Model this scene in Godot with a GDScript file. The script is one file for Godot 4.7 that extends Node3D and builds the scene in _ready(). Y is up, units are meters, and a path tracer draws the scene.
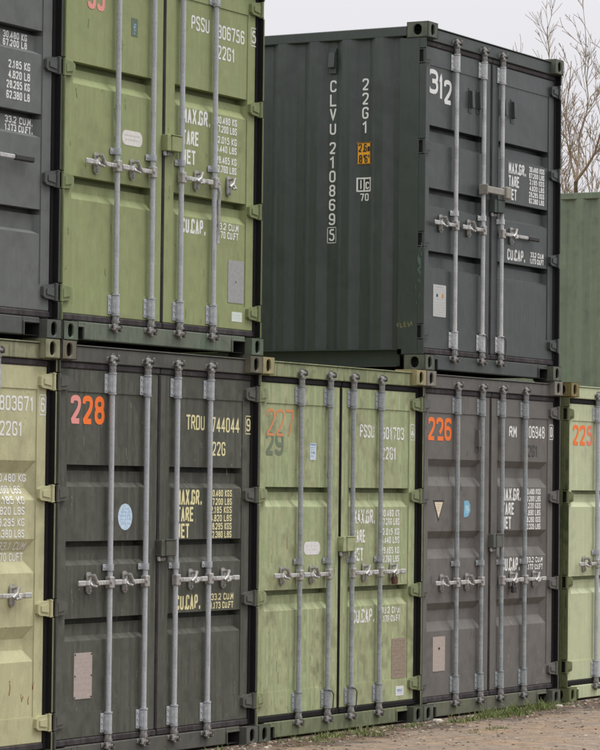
extends Node3D

const W := 2.430
const H := 2.591
const LEN := 6.058
const CW := 0.162
const CH := 0.118
const CD := 0.178
const FRAME_Z := -0.060
const PANEL_Z := -0.066
const RECESS := 0.038
const SHADE_SLOT := 0.085
const TEX_M := 2.6
const HINGE_Y := [0.285, 0.97, 1.66, 2.335]
const ROD_R := 0.017
const ROD_Z := -0.036

var rng := RandomNumberGenerator.new()
var wear_noise := FastNoiseLite.new()
var M := {}
var shared := {}
var names := {}
var low_px: PackedByteArray
var mid_px: PackedByteArray
var fine_px: PackedByteArray
var streak_px: PackedByteArray
var bump_tex: ImageTexture

# ------------------------------------------------------------------ mesh collecting
class MB:
	var v := PackedVector3Array()
	var n := PackedVector3Array()
	var uv := PackedVector2Array()
	var c := PackedColorArray()
	var use_c := false
	var col := Color.WHITE
	var org := Vector3.ZERO
	func uv_of(p: Vector3, nn: Vector3) -> Vector2:
		var q := p + org
		var a := nn.abs()
		if a.z >= a.x and a.z >= a.y:
			return Vector2(q.x, -q.y) / 2.6
		if a.x >= a.y:
			return Vector2(q.z, -q.y) / 2.6
		return Vector2(q.x, q.z) / 2.6
	func tri(a: Vector3, b: Vector3, d: Vector3) -> void:
		var nn := (b - a).cross(d - a)
		if nn.length_squared() < 1e-16:
			return
		nn = nn.normalized()
		tri_n(a, d, b, nn, nn, nn)
	func tri_n(a: Vector3, b: Vector3, d: Vector3, na: Vector3, nb: Vector3, nd: Vector3) -> void:
		v.append(a); v.append(b); v.append(d)
		n.append(na); n.append(nb); n.append(nd)
		uv.append(uv_of(a, na)); uv.append(uv_of(b, na)); uv.append(uv_of(d, na))
		if use_c:
			c.append(col); c.append(col); c.append(col)
	func quad(a: Vector3, b: Vector3, d: Vector3, e: Vector3) -> void:
		tri(a, b, d)
		tri(a, d, e)
	# a quad turned so that it faces away from the point mid
	func quad_out(a: Vector3, b: Vector3, d: Vector3, e: Vector3, mid: Vector3) -> void:
		var nn := (b - a).cross(d - a)
		if nn.dot((a + b + d + e) * 0.25 - mid) < 0.0:
			quad(a, e, d, b)
		else:
			quad(a, b, d, e)
	func tri_out(a: Vector3, b: Vector3, d: Vector3, mid: Vector3) -> void:
		if (b - a).cross(d - a).dot((a + b + d) / 3.0 - mid) < 0.0:
			tri(a, d, b)
		else:
			tri(a, b, d)
	# box from lo to hi with chamfered edges
	func box(lo: Vector3, hi: Vector3, k := 0.0) -> void:
		var mid := (lo + hi) * 0.5
		var h := (hi - lo) * 0.5
		k = minf(k, minf(h.x, minf(h.y, h.z)) * 0.7)
		for a in 3:
			var b := (a + 1) % 3
			var d := (a + 2) % 3
			for s in [-1.0, 1.0]:
				var q := []
				for t in [[-1.0, -1.0], [1.0, -1.0], [1.0, 1.0], [-1.0, 1.0]]:
					var p := Vector3.ZERO
					p[a] = s * h[a]
					p[b] = t[0] * (h[b] - k)
					p[d] = t[1] * (h[d] - k)
					q.append(mid + p)
				quad_out(q[0], q[1], q[2], q[3], mid)
			if k > 0.0:
				for s in [-1.0, 1.0]:
					for t in [-1.0, 1.0]:
						var p0 := Vector3.ZERO
						var p1 := Vector3.ZERO
						p0[a] = s * h[a]; p0[b] = t * (h[b] - k)
						p1[a] = s * (h[a] - k); p1[b] = t * h[b]
						var e := Vector3.ZERO
						e[d] = h[d] - k
						quad_out(mid + p0 - e, mid + p0 + e, mid + p1 + e, mid + p1 - e, mid)
		if k > 0.0:
			for sx in [-1.0, 1.0]:
				for sy in [-1.0, 1.0]:
					for sz in [-1.0, 1.0]:
						var s := Vector3(sx, sy, sz)
						tri_out(mid + s * Vector3(h.x, h.y - k, h.z - k), mid + s * Vector3(h.x - k, h.y, h.z - k), mid + s * Vector3(h.x - k, h.y - k, h.z), mid)
	func tube(pts: Array, rad: Array, sides := 10, caps := true) -> void:
		var rings := []
		var nor := []
		var prev := Vector3.ZERO
		for i in pts.size():
			var t: Vector3 = (pts[mini(i + 1, pts.size() - 1)] - pts[maxi(i - 1, 0)]).normalized()
			if prev == Vector3.ZERO:
				prev = Vector3.RIGHT if absf(t.x) < 0.8 else Vector3.UP
			var x := (prev - t * prev.dot(t)).normalized()
			prev = x
			var y := t.cross(x)
			var r := []
			var m := []
			for j in sides:
				var an := TAU * j / sides
				var dd := x * cos(an) + y * sin(an)
				r.append(pts[i] + dd * rad[i])
				m.append(dd)
			rings.append(r)
			nor.append(m)
		for i in pts.size() - 1:
			for j in sides:
				var k := (j + 1) % sides
				tri_n(rings[i][j], rings[i + 1][k], rings[i][k], nor[i][j], nor[i + 1][k], nor[i][k])
				tri_n(rings[i][j], rings[i + 1][j], rings[i + 1][k], nor[i][j], nor[i + 1][j], nor[i + 1][k])
		if caps:
			for e in [0, pts.size() - 1]:
				var o: int = 1 if e == 0 else pts.size() - 2
				for j in sides:
					tri_out(pts[e], rings[e][j], rings[e][(j + 1) % sides], pts[o])
	# a convex outline in xy pushed from z0 to z1
	func slab(outline: Array, z0: float, z1: float) -> void:
		var mid2 := Vector2.ZERO
		for p in outline:
			mid2 += p / outline.size()
		var mid := Vector3(mid2.x, mid2.y, (z0 + z1) * 0.5)
		for i in outline.size():
			var a: Vector2 = outline[i]
			var b: Vector2 = outline[(i + 1) % outline.size()]
			tri_out(Vector3(mid2.x, mid2.y, z1), Vector3(a.x, a.y, z1), Vector3(b.x, b.y, z1), mid)
			tri_out(Vector3(mid2.x, mid2.y, z0), Vector3(a.x, a.y, z0), Vector3(b.x, b.y, z0), mid)
			quad_out(Vector3(a.x, a.y, z0), Vector3(b.x, b.y, z0), Vector3(b.x, b.y, z1), Vector3(a.x, a.y, z1), mid)
	func mesh() -> ArrayMesh:
		var arr := []
		arr.resize(Mesh.ARRAY_MAX)
		arr[Mesh.ARRAY_VERTEX] = v
		arr[Mesh.ARRAY_NORMAL] = n
		arr[Mesh.ARRAY_TEX_UV] = uv
		if use_c:
			arr[Mesh.ARRAY_COLOR] = c
		var am := ArrayMesh.new()
		am.add_surface_from_arrays(Mesh.PRIMITIVE_TRIANGLES, arr)
		return am

func mb(org := Vector3.ZERO) -> MB:
	var b := MB.new()
	b.org = org
	return b

func put(called: String, mesh: Mesh, mat: Material, parent: Node, at := Vector3.ZERO, scl := Vector3.ONE) -> MeshInstance3D:
	var o := MeshInstance3D.new()
	o.name = called
	o.mesh = mesh
	o.material_override = mat
	o.position = at
	o.scale = scl
	parent.add_child(o, true)
	return o

func tag(o: Node, label: String, category: String, group := "", kind := "") -> void:
	o.set_meta("label", label)
	if category != "":
		o.set_meta("category", category)
	if group != "":
		o.set_meta("group", group)
	if kind != "":
		o.set_meta("kind", kind)

func top(called: String, at: Vector3) -> Node3D:
	var o := Node3D.new()
	var k: int = names.get(called, 0)
	names[called] = k + 1
	o.name = called if k == 0 else "%s_%03d" % [called, k]
	add_child(o)
	o.position = at
	return o

# ------------------------------------------------------------------ materials
func noise_px(seed_: int, freq: float, w: int, h: int, oct := 4) -> PackedByteArray:
	var f := FastNoiseLite.new()
	f.seed = seed_
	f.noise_type = FastNoiseLite.TYPE_SIMPLEX_SMOOTH
	f.frequency = freq
	f.fractal_octaves = oct
	var im := f.get_seamless_image(w, h)
	im.convert(Image.FORMAT_L8)
	if w != 512 or h != 512:
		im.resize(512, 512, Image.INTERPOLATE_CUBIC)
	return im.get_data()

func make_noise() -> void:
	low_px = noise_px(11, 0.008, 512, 512, 3)
	mid_px = noise_px(12, 0.035, 512, 512, 4)
	fine_px = noise_px(13, 0.22, 512, 512, 3)
	streak_px = noise_px(14, 0.09, 512, 16, 3)
	var b := Image.create(512, 512, false, Image.FORMAT_L8)
	var d := PackedByteArray()
	d.resize(512 * 512)
	for i in 512 * 512:
		d[i] = clampi(int(low_px[i] * 0.88 + mid_px[i] * 0.10 + fine_px[i] * 0.02), 0, 255)
	b = Image.create_from_data(512, 512, false, Image.FORMAT_L8, d)
	b.convert(Image.FORMAT_RGBA8)
	b.bump_map_to_normal_map(2.0)
	bump_tex = ImageTexture.create_from_image(b)

func std(srgb: Color, rough: float, metal := 0.0) -> StandardMaterial3D:
	var m := StandardMaterial3D.new()
	m.albedo_color = srgb
	m.roughness = rough
	m.metallic = metal
	return m

# weathered paint: base colour with mottling, rain streaks, ingrained dirt and rust flecks
func paint(base: Color, o := {}) -> StandardMaterial3D:
	var shift: int = o.get("seed", 0) * 7919
	var mottle: float = o.get("mottle", 0.10)
	var streak: float = o.get("streak", 0.10)
	var fine: float = o.get("fine", 0.06)
	var alt: Color = o.get("alt", base.darkened(0.25))      # second tone in patches (algae, chalking, dirt)
	var alt_k: float = o.get("alt_k", 0.3)
	var rust: float = o.get("rust", 0.0)
	var d := PackedByteArray()
	d.resize(512 * 512 * 3)
	var sx := shift % 512
	var sy := (shift / 512) % 512
	var rc := Color(0.42, 0.20, 0.10)
	for y in 512:
		var row := ((y + sy) % 512) * 512
		for x in 512:
			var i := row + (x + sx) % 512
			var lo := low_px[i] / 255.0 - 0.5
			var mi := mid_px[i] / 255.0 - 0.5
			var fi := fine_px[i] / 255.0 - 0.5
			var stv := streak_px[i] / 255.0 - 0.5
			var k := 1.0 + mottle * (lo + mi) + streak * stv * (0.6 + lo) + fine * fi
			var a := clampf((lo * 1.2 + stv * 1.1 + mi * 0.9 - 0.02) * 2.4, 0.0, 1.0) * alt_k
			var r := base.r + (alt.r - base.r) * a
			var g := base.g + (alt.g - base.g) * a
			var bb := base.b + (alt.b - base.b) * a
			if rust > 0.0:
				var q := clampf((fi * 0.9 + mi * 0.8 - (0.52 - rust * 0.35)) * 12.0, 0.0, 1.0)
				r += (rc.r - r) * q; g += (rc.g - g) * q; bb += (rc.b - bb) * q
			var j := (y * 512 + x) * 3
			d[j] = clampi(int(r * k * 255.0), 0, 255)
			d[j + 1] = clampi(int(g * k * 255.0), 0, 255)
			d[j + 2] = clampi(int(bb * k * 255.0), 0, 255)
	var im := Image.create_from_data(512, 512, false, Image.FORMAT_RGB8, d)
	im.generate_mipmaps()
	var m := StandardMaterial3D.new()
	m.albedo_texture = ImageTexture.create_from_image(im)
	m.roughness = o.get("rough", 0.55)
	m.metallic_specular = o.get("gloss", 0.28)
	m.normal_enabled = true
	m.normal_texture = bump_tex
	m.normal_scale = o.get("dents", 0.5)
	return m

func c8(r: int, g: int, b: int) -> Color:
	return Color(r / 255.0, g / 255.0, b / 255.0)

# ------------------------------------------------------------------ lettering
const GLYPH := {
	"0": [[1, [0, 0, 1, 0, 1, 1, 0, 1]]],
	"1": [[0, [0.12, 0.80, 0.58, 1, 0.58, 0]]],
	"2": [[2, [0, 0.76, 0, 1, 1, 1, 1, 0.58, 0, 0.02, 0, 0, 1, 0]]],
	"3": [[2, [0, 0.80, 0, 1, 1, 1, 1, 0.53, 0.35, 0.53]], [2, [0.35, 0.53, 1, 0.53, 1, 0, 0, 0, 0, 0.20]]],
	"4": [[0, [0.75, 0, 0.75, 1, 0, 0.25, 1.05, 0.25]]],
	"5": [[2, [1, 1, 0.05, 1, 0.05, 0.58, 1, 0.60, 1, 0, 0, 0, 0, 0.20]]],
	"6": [[2, [1, 0.80, 1, 1, 0, 1, 0, 0, 1, 0, 1, 0.56, 0, 0.56]]],
	"7": [[0, [0, 1, 1, 1, 0.42, 0]]],
	"8": [[1, [0.04, 0.53, 0.96, 0.53, 0.96, 1, 0.04, 1]], [1, [0, 0, 1, 0, 1, 0.53, 0, 0.53]]],
	"9": [[2, [0, 0.20, 0, 0, 1, 0, 1, 1, 0, 1, 0, 0.44, 1, 0.44]]],
	"A": [[0, [0, 0, 0.5, 1, 1, 0]], [0, [0.18, 0.28, 0.82, 0.28]]],
	"B": [[2, [0, 0, 0, 1, 0.95, 1, 0.95, 0.53, 0, 0.53]], [2, [0, 0.53, 1, 0.53, 1, 0, 0, 0]]],
	"C": [[2, [1, 0.76, 1, 1, 0, 1, 0, 0, 1, 0, 1, 0.24]]],
	"D": [[2, [0, 0, 0, 1, 1, 1, 1, 0, 0, 0]]],
	"E": [[0, [1, 1, 0, 1, 0, 0, 1, 0]], [0, [0, 0.52, 0.8, 0.52]]],
	"F": [[0, [1, 1, 0, 1, 0, 0]], [0, [0, 0.52, 0.8, 0.52]]],
	"G": [[2, [1, 0.76, 1, 1, 0, 1, 0, 0, 1, 0, 1, 0.48, 0.55, 0.48]]],
	"I": [[0, [0.5, 0, 0.5, 1]]],
	"K": [[0, [0, 0, 0, 1]], [0, [1, 1, 0.05, 0.45, 1, 0]]],
	"L": [[0, [0, 1, 0, 0, 1, 0]]],
	"M": [[0, [0, 0, 0, 1, 0.5, 0.3, 1, 1, 1, 0]]],
	"N": [[0, [0, 0, 0, 1, 1, 0, 1, 1]]],
	"P": [[2, [0, 0, 0, 1, 1, 1, 1, 0.47, 0, 0.47]]],
	"R": [[2, [0, 0, 0, 1, 1, 1, 1, 0.50, 0, 0.50]], [0, [0.5, 0.50, 1, 0]]],
	"S": [[2, [1, 0.78, 1, 1, 0, 1, 0, 0.58, 1, 0.45, 1, 0, 0, 0, 0, 0.22]]],
	"T": [[0, [0, 1, 1, 1]], [0, [0.5, 1, 0.5, 0]]],
	"U": [[2, [0, 1, 0, 0, 1, 0, 1, 1]]],
	"V": [[0, [0, 1, 0.5, 0, 1, 1]]],
	"X": [[0, [0, 0, 1, 1]], [0, [0, 1, 1, 0]]],
	"i": [[0, [0.5, 0, 0.5, 0.62]], [0, [0.5, 0.82, 0.5, 0.98]]],
	"c": [[2, [1, 0.48, 1, 0.66, 0, 0.66, 0, 0, 1, 0, 1, 0.18]]],
	"m": [[2, [0, 0, 0, 0.62, 0.5, 0.62, 0.5, 0]], [2, [0.5, 0.62, 1, 0.62, 1, 0]]],
	"'": [[0, [0.5, 0.72, 0.5, 1]]],
	"\"": [[0, [0.25, 0.72, 0.25, 1]], [0, [0.75, 0.72, 0.75, 1]]],
	".": [[0, [0.5, 0, 0.5, 0.10]]],
	"?": [[2, [0, 0.76, 0, 1, 1, 1, 1, 0.58, 0.45, 0.28]], [0, [0.22, 0, 1, 0]]],
	" ": [],
}
const ADV := {".": 0.34, " ": 0.55, "1": 0.82, "I": 0.5, "'": 0.4, "\"": 0.6, "i": 0.7}

func round_line(pts: Array, r: float, closed: bool) -> Array:
	if r <= 0.0:
		return pts
	var out := []
	var m := pts.size()
	for i in m:
		if not closed and (i == 0 or i == m - 1):
			out.append(pts[i])
			continue
		var p: Vector2 = pts[i]
		var a: Vector2 = pts[(i + m - 1) % m]
		var b: Vector2 = pts[(i + 1) % m]
		var ra := minf(r, p.distance_to(a) * 0.5)
		var rb := minf(r, p.distance_to(b) * 0.5)
		var s := p + (a - p).normalized() * ra
		var e := p + (b - p).normalized() * rb
		for k in 5:
			var t := k / 4.0
			out.append(s * (1 - t) * (1 - t) + p * 2 * t * (1 - t) + e * t * t)
	if closed:
		out.append(out[0])
	return out

# lays one brush line on a surface; on_surface turns (u, v) into a point; flakes of paint are missing where it is worn
func brush(b: MB, line: Array, t: float, on_surface: Callable, wear := 0.0, lift := 0.0) -> void:
	var pts := []
	var step := 0.012 if wear > 0.0 else 0.03
	for i in line.size() - 1:
		var k := maxi(1, int(ceil(line[i].distance_to(line[i + 1]) / step)))
		for j in k:
			pts.append(line[i].lerp(line[i + 1], float(j) / k))
	pts.append(line[line.size() - 1])
	var lft := []
	var rgt := []
	var closed: bool = line[0].distance_to(line[line.size() - 1]) < 1e-5
	var n := pts.size()
	for i in n:
		var pa: Vector2 = pts[i - 1] if i > 0 else (pts[n - 2] if closed else pts[0])
		var pb: Vector2 = pts[i + 1] if i < n - 1 else (pts[1] if closed else pts[n - 1])
		var d1: Vector2 = (pts[i] - pa).normalized()
		var d2: Vector2 = (pb - pts[i]).normalized()
		if d1 == Vector2.ZERO: d1 = d2
		if d2 == Vector2.ZERO: d2 = d1
		var dd := (d1 + d2).normalized()
		if dd == Vector2.ZERO: dd = d1
		var nn := Vector2(-dd.y, dd.x)
		var mit := minf(1.6, 1.0 / maxf(0.35, nn.dot(Vector2(-d1.y, d1.x))))
		lft.append(pts[i] + nn * t * 0.5 * mit)
		rgt.append(pts[i] - nn * t * 0.5 * mit)
	for i in n - 1:
		for lane in 2:
			var l0: Vector2 = lft[i].lerp(rgt[i], lane * 0.5)
			var l1: Vector2 = lft[i + 1].lerp(rgt[i + 1], lane * 0.5)
			var r0: Vector2 = lft[i].lerp(rgt[i], lane * 0.5 + 0.5)
			var r1: Vector2 = lft[i + 1].lerp(rgt[i + 1], lane * 0.5 + 0.5)
			if wear > 0.0:
				var c := (l0 + r1) * 0.5
				if wear_noise.get_noise_3d(c.x * 100.0, c.y * 100.0, t * 5000.0) * 0.5 + 0.5 < wear:
					continue
			var u0 := lift + 0.0005 * i / n
			var u1 := lift + 0.0005 * (i + 1) / n
			b.quad(on_surface.call(r0, u0), on_surface.call(r1, u1), on_surface.call(l1, u1), on_surface.call(l0, u0))

func write(b: MB, s: String, x0: float, y0: float, x1: float, y1: float, t: float, on_surface: Callable, wear := 0.0, fill := 0.82) -> void:
	var total := 0.0
	for ch in s:
		total += ADV.get(ch, 1.0)
	total -= (1.0 - fill)
	var unit := (x1 - x0) / total
	var x := x0
	for ch in s:
		var adv: float = ADV.get(ch, 1.0)
		var gw := unit * (adv - (1.0 - fill)) - t
		if adv < 0.6:
			gw = unit * adv * 0.6
		var lift := 0.0
		for stroke in GLYPH[ch]:
			var pts := []
			var raw: Array = stroke[1]
			for k in raw.size() / 2:
				pts.append(Vector2(x + t * 0.5 + raw[k * 2] * gw, y0 + t * 0.5 + raw[k * 2 + 1] * (y1 - y0 - t)))
			var rr := 0.0 if stroke[0] == 0 else minf(gw * (0.5 if fill == 1.0 else 0.42), 0.4 * (y1 - y0))
			if stroke[0] == 0:      # square ends
				var m := pts.size()
				pts[0] += (pts[0] - pts[1]).normalized() * t * 0.45
				pts[m - 1] += (pts[m - 1] - pts[m - 2]).normalized() * t * 0.45
			brush(b, round_line(pts, rr, stroke[0] == 1), t, on_surface, wear, lift)
			lift += 0.0007
		x += unit * adv

func write_box(b: MB, x0: float, y0: float, x1: float, y1: float, t: float, on_surface: Callable, wear := 0.0) -> void:
	for e in [[x0, y0, x1, y0], [x1, y0 + t, x1, y1 - t], [x1, y1, x0, y1], [x0, y1 - t, x0, y0 + t]]:
		brush(b, [Vector2(e[0], e[1]), Vector2(e[2], e[3])], t, on_surface, wear)

# ------------------------------------------------------------------ container shapes
const LEFT_X := [0.052, 1.203, 0.155, 1.085]
const RIGHT_X := [1.229, 2.378, 1.345, 2.277]
const PANEL_Y := [0.325, 2.285]
const DOOR_Y := [0.166, 2.424]

func door_z(o: Dictionary, x: float, y: float) -> float:
	for dx in [LEFT_X, RIGHT_X]:
		if x > dx[2] and x < dx[3] and y > PANEL_Y[0] and y < PANEL_Y[1]:
			var dep := 0.0
			for r in o.recess:
				if y > r[0] and y < r[1]:
					var above: float = 1.0 if o.up < 0.05 else (r[1] - y) / o.up
					dep = clampf(minf(minf(above, (y - r[0]) / o.low), minf((x - dx[2]) / o.ends, (dx[3] - x) / o.ends)), 0.0, 1.0)
			return PANEL_Z - dep * RECESS
	return FRAME_Z

func door_mesh(o: Dictionary, dx: Array) -> ArrayMesh:
	var b := mb(o.shift)
	var x0: float = dx[0]; var x1: float = dx[1]; var p0: float = dx[2]; var p1: float = dx[3]
	var y0: float = DOOR_Y[0]; var y1: float = DOOR_Y[1]; var q0: float = PANEL_Y[0]; var q1: float = PANEL_Y[1]
	var f := FRAME_Z
	var k := 0.006
	var back := -0.168
	# frame face
	for r in [[x0 + k, y0 + k, p0, y1 - k], [p1, y0 + k, x1 - k, y1 - k], [p0, y0 + k, p1, q0], [p0, q1, p1, y1 - k]]:
		b.quad(Vector3(r[0], r[1], f), Vector3(r[2], r[1], f), Vector3(r[2], r[3], f), Vector3(r[0], r[3], f))
	# rounded outer edge and sides
	var mid := Vector3((x0 + x1) / 2, (y0 + y1) / 2, -0.09)
	for e in [[x0, y0, x1, y0], [x1, y0, x1, y1], [x1, y1, x0, y1], [x0, y1, x0, y0]]:
		var a := Vector3(e[0], e[1], f - k)
		var d := Vector3(e[2], e[3], f - k)
		var ai := Vector3(clampf(a.x, x0 + k, x1 - k), clampf(a.y, y0 + k, y1 - k), f)
		var di := Vector3(clampf(d.x, x0 + k, x1 - k), clampf(d.y, y0 + k, y1 - k), f)
		b.quad_out(a, d, di, ai, mid)
		b.quad_out(a, d, Vector3(d.x, d.y, back), Vector3(a.x, a.y, back), mid)
	# step from frame down to the panel
	var z := PANEL_Z
	var pm := Vector3((p0 + p1) / 2, (q0 + q1) / 2, f + 5.0)
	for e in [[p0, q0, p1, q0], [p1, q1, p0, q1]]:
		b.quad(Vector3(e[0], e[1], f), Vector3(e[2], e[3], f), Vector3(e[2], e[3], z), Vector3(e[0], e[1], z))
	for e in [[p1, q0, p1, q1], [p0, q1, p0, q0]]:
		b.quad(Vector3(e[0], e[1], f), Vector3(e[2], e[3], f), Vector3(e[2], e[3], z), Vector3(e[0], e[1], z))
	# panel with its pressed recesses
	var rows: Array = o.recess.duplicate()
	rows.sort_custom(func(a, c): return a[0] < c[0])
	var y := q0
	var zf := z - RECESS
	for r in rows:
		b.quad(Vector3(p0, y, z), Vector3(p1, y, z), Vector3(p1, r[0], z), Vector3(p0, r[0], z))
		var a0: float = p0 + o.ends
		var a1: float = p1 - o.ends
		var b0: float = r[0] + o.low
		var b1: float = r[1] - o.up
		b.quad(Vector3(a0, b0, zf), Vector3(a1, b0, zf), Vector3(a1, b1, zf), Vector3(a0, b1, zf))
		b.quad(Vector3(p0, r[0], z), Vector3(p1, r[0], z), Vector3(a1, b0, zf), Vector3(a0, b0, zf))
		if o.up < 0.05:
			# invented deep groove under the upper edge, shaped to make a dark band
			var zs := z - SHADE_SLOT
			b.quad(Vector3(p1, r[1], z), Vector3(p0, r[1], z), Vector3(p0, r[1], zs), Vector3(p1, r[1], zs))
			b.quad(Vector3(p0, b1, zs), Vector3(p1, b1, zs), Vector3(p1, r[1], zs), Vector3(p0, r[1], zs))
			b.quad(Vector3(a0, b1, zf), Vector3(a1, b1, zf), Vector3(a1, b1, zs), Vector3(a0, b1, zs))
			b.quad(Vector3(p0, b1, z), Vector3(a0, b1, zf), Vector3(a0, b1, zs), Vector3(p0, b1, zs))
			b.quad(Vector3(a1, b1, zf), Vector3(p1, b1, z), Vector3(p1, b1, zs), Vector3(a1, b1, zs))
			b.quad(Vector3(p0, b1, zs), Vector3(p0, r[1], zs), Vector3(p0, r[1], z), Vector3(p0, b1, z))
			b.quad(Vector3(p1, b1, z), Vector3(p1, r[1], z), Vector3(p1, r[1], zs), Vector3(p1, b1, zs))
			b.quad(Vector3(p0, b1, z), Vector3(p0, r[0], z), Vector3(a0, b0, zf), Vector3(a0, b1, zf))
			b.quad(Vector3(p1, r[0], z), Vector3(p1, b1, z), Vector3(a1, b1, zf), Vector3(a1, b0, zf))
		else:
			b.quad(Vector3(p1, r[1], z), Vector3(p0, r[1], z), Vector3(a0, b1, zf), Vector3(a1, b1, zf))
			b.quad(Vector3(p0, r[1], z), Vector3(p0, r[0], z), Vector3(a0, b0, zf), Vector3(a0, b1, zf))
			b.quad(Vector3(p1, r[0], z), Vector3(p1, r[1], z), Vector3(a1, b1, zf), Vector3(a1, b0, zf))
		y = r[1]
	b.quad(Vector3(p0, y, z), Vector3(p1, y, z), Vector3(p1, q1, z), Vector3(p0, q1, z))
	# inner skin
	b.quad(Vector3(x1, y0, back), Vector3(x0, y0, back), Vector3(x0, y1, back), Vector3(x1, y1, back))
	return b.mesh()

# side wall outline: how far in from the outer face the sheet lies at z
func wave(z: float) -> float:
	var ph := fposmod(-z - 0.232, 0.278)
	var dep := 0.0
	if ph < 0.070: dep = 1.0
	elif ph < 0.143: dep = 1.0 - (ph - 0.070) / 0.073
	elif ph < 0.213: dep = 0.0
	else: dep = (ph - 0.213) / 0.065
	return 0.006 + dep * 0.040

func side_mesh(left: bool, shift: Vector3) -> ArrayMesh:
	var b := mb(shift)
	var zs := [-0.232]
	var z := -0.232
	while z > -LEN + 0.25:
		for d in [0.070, 0.073, 0.070, 0.065]:
			z -= d
			if z > -LEN + 0.2:
				zs.append(z)
	zs.append(-LEN + 0.17)
	for i in zs.size() - 1:
		var xa := wave(zs[i]); var xb := wave(zs[i + 1])
		if left:
			b.quad(Vector3(xb, 0.160, zs[i + 1]), Vector3(xa, 0.160, zs[i]), Vector3(xa, 2.50, zs[i]), Vector3(xb, 2.50, zs[i + 1]))
		else:
			b.quad(Vector3(W - xa, 0.160, zs[i]), Vector3(W - xb, 0.160, zs[i + 1]), Vector3(W - xb, 2.50, zs[i + 1]), Vector3(W - xa, 2.50, zs[i]))
	return b.mesh()

func casting_mesh(left: bool, front: bool) -> ArrayMesh:
	var key := "cast%s%s" % [left, front]
	if shared.has(key):
		return shared[key]
	var b := mb()
	var lo := Vector3(0, 0, -CD) if left else Vector3(-CW, 0, -CD)
	var hi := Vector3(CW, CH, 0) if left else Vector3(0, CH, 0)
	if not front:
		lo.z = 0; hi.z = CD
	var mid := (lo + hi) * 0.5
	var k := 0.006
	# holed faces: the end face and the outer side; the other faces plain
	var zs := hi.z if front else lo.z
	var xs := lo.x if left else hi.x
	holed(b, Vector3(mid.x, mid.y, zs), Vector3(1, 0, 0), Vector3(0, 1, 0), Vector3(0, 0, 1.0 if front else -1.0), CW / 2, CH / 2, k, 0.030, 0.0415, 0.013)
	holed(b, Vector3(xs, mid.y, mid.z), Vector3(0, 0, 1), Vector3(0, 1, 0), Vector3(-1.0 if left else 1.0, 0, 0), CD / 2, CH / 2, k, 0.033, 0.041, 0.013)
	var cl := lo + Vector3(0.012, 0.012, 0.012)
	var ch := hi - Vector3(0.012, 0.012, 0.012)
	for a in 3:
		for e in [cl, ch]:
			var q := []
			for t in [[0, 0], [1, 0], [1, 1], [0, 1]]:
				var p := Vector3.ZERO
				p[a] = e[a]
				p[(a + 1) % 3] = cl[(a + 1) % 3] if t[0] == 0 else ch[(a + 1) % 3]
				p[(a + 2) % 3] = cl[(a + 2) % 3] if t[1] == 0 else ch[(a + 2) % 3]
				q.append(p)
			# the two holed sides of the hollow stay open
			if (a == 2 and e[a] == (ch.z if front else cl.z)) or (a == 0 and e[a] == (cl.x if left else ch.x)):
				continue
			b.quad(q[0], q[1], q[2], q[3])
	var xo := hi.x if left else lo.x
	var zo := lo.z if front else hi.z
	b.quad_out(Vector3(xo, lo.y, lo.z), Vector3(xo, hi.y, lo.z), Vector3(xo, hi.y, hi.z), Vector3(xo, lo.y, hi.z), mid)
	b.quad_out(Vector3(lo.x, lo.y, zo), Vector3(hi.x, lo.y, zo), Vector3(hi.x, hi.y, zo), Vector3(lo.x, hi.y, zo), mid)
	for yy in [lo.y, hi.y]:
		b.quad_out(Vector3(lo.x, yy, lo.z), Vector3(hi.x, yy, lo.z), Vector3(hi.x, yy, hi.z), Vector3(lo.x, yy, hi.z), mid)
	shared[key] = b.mesh()
	return shared[key]

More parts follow.
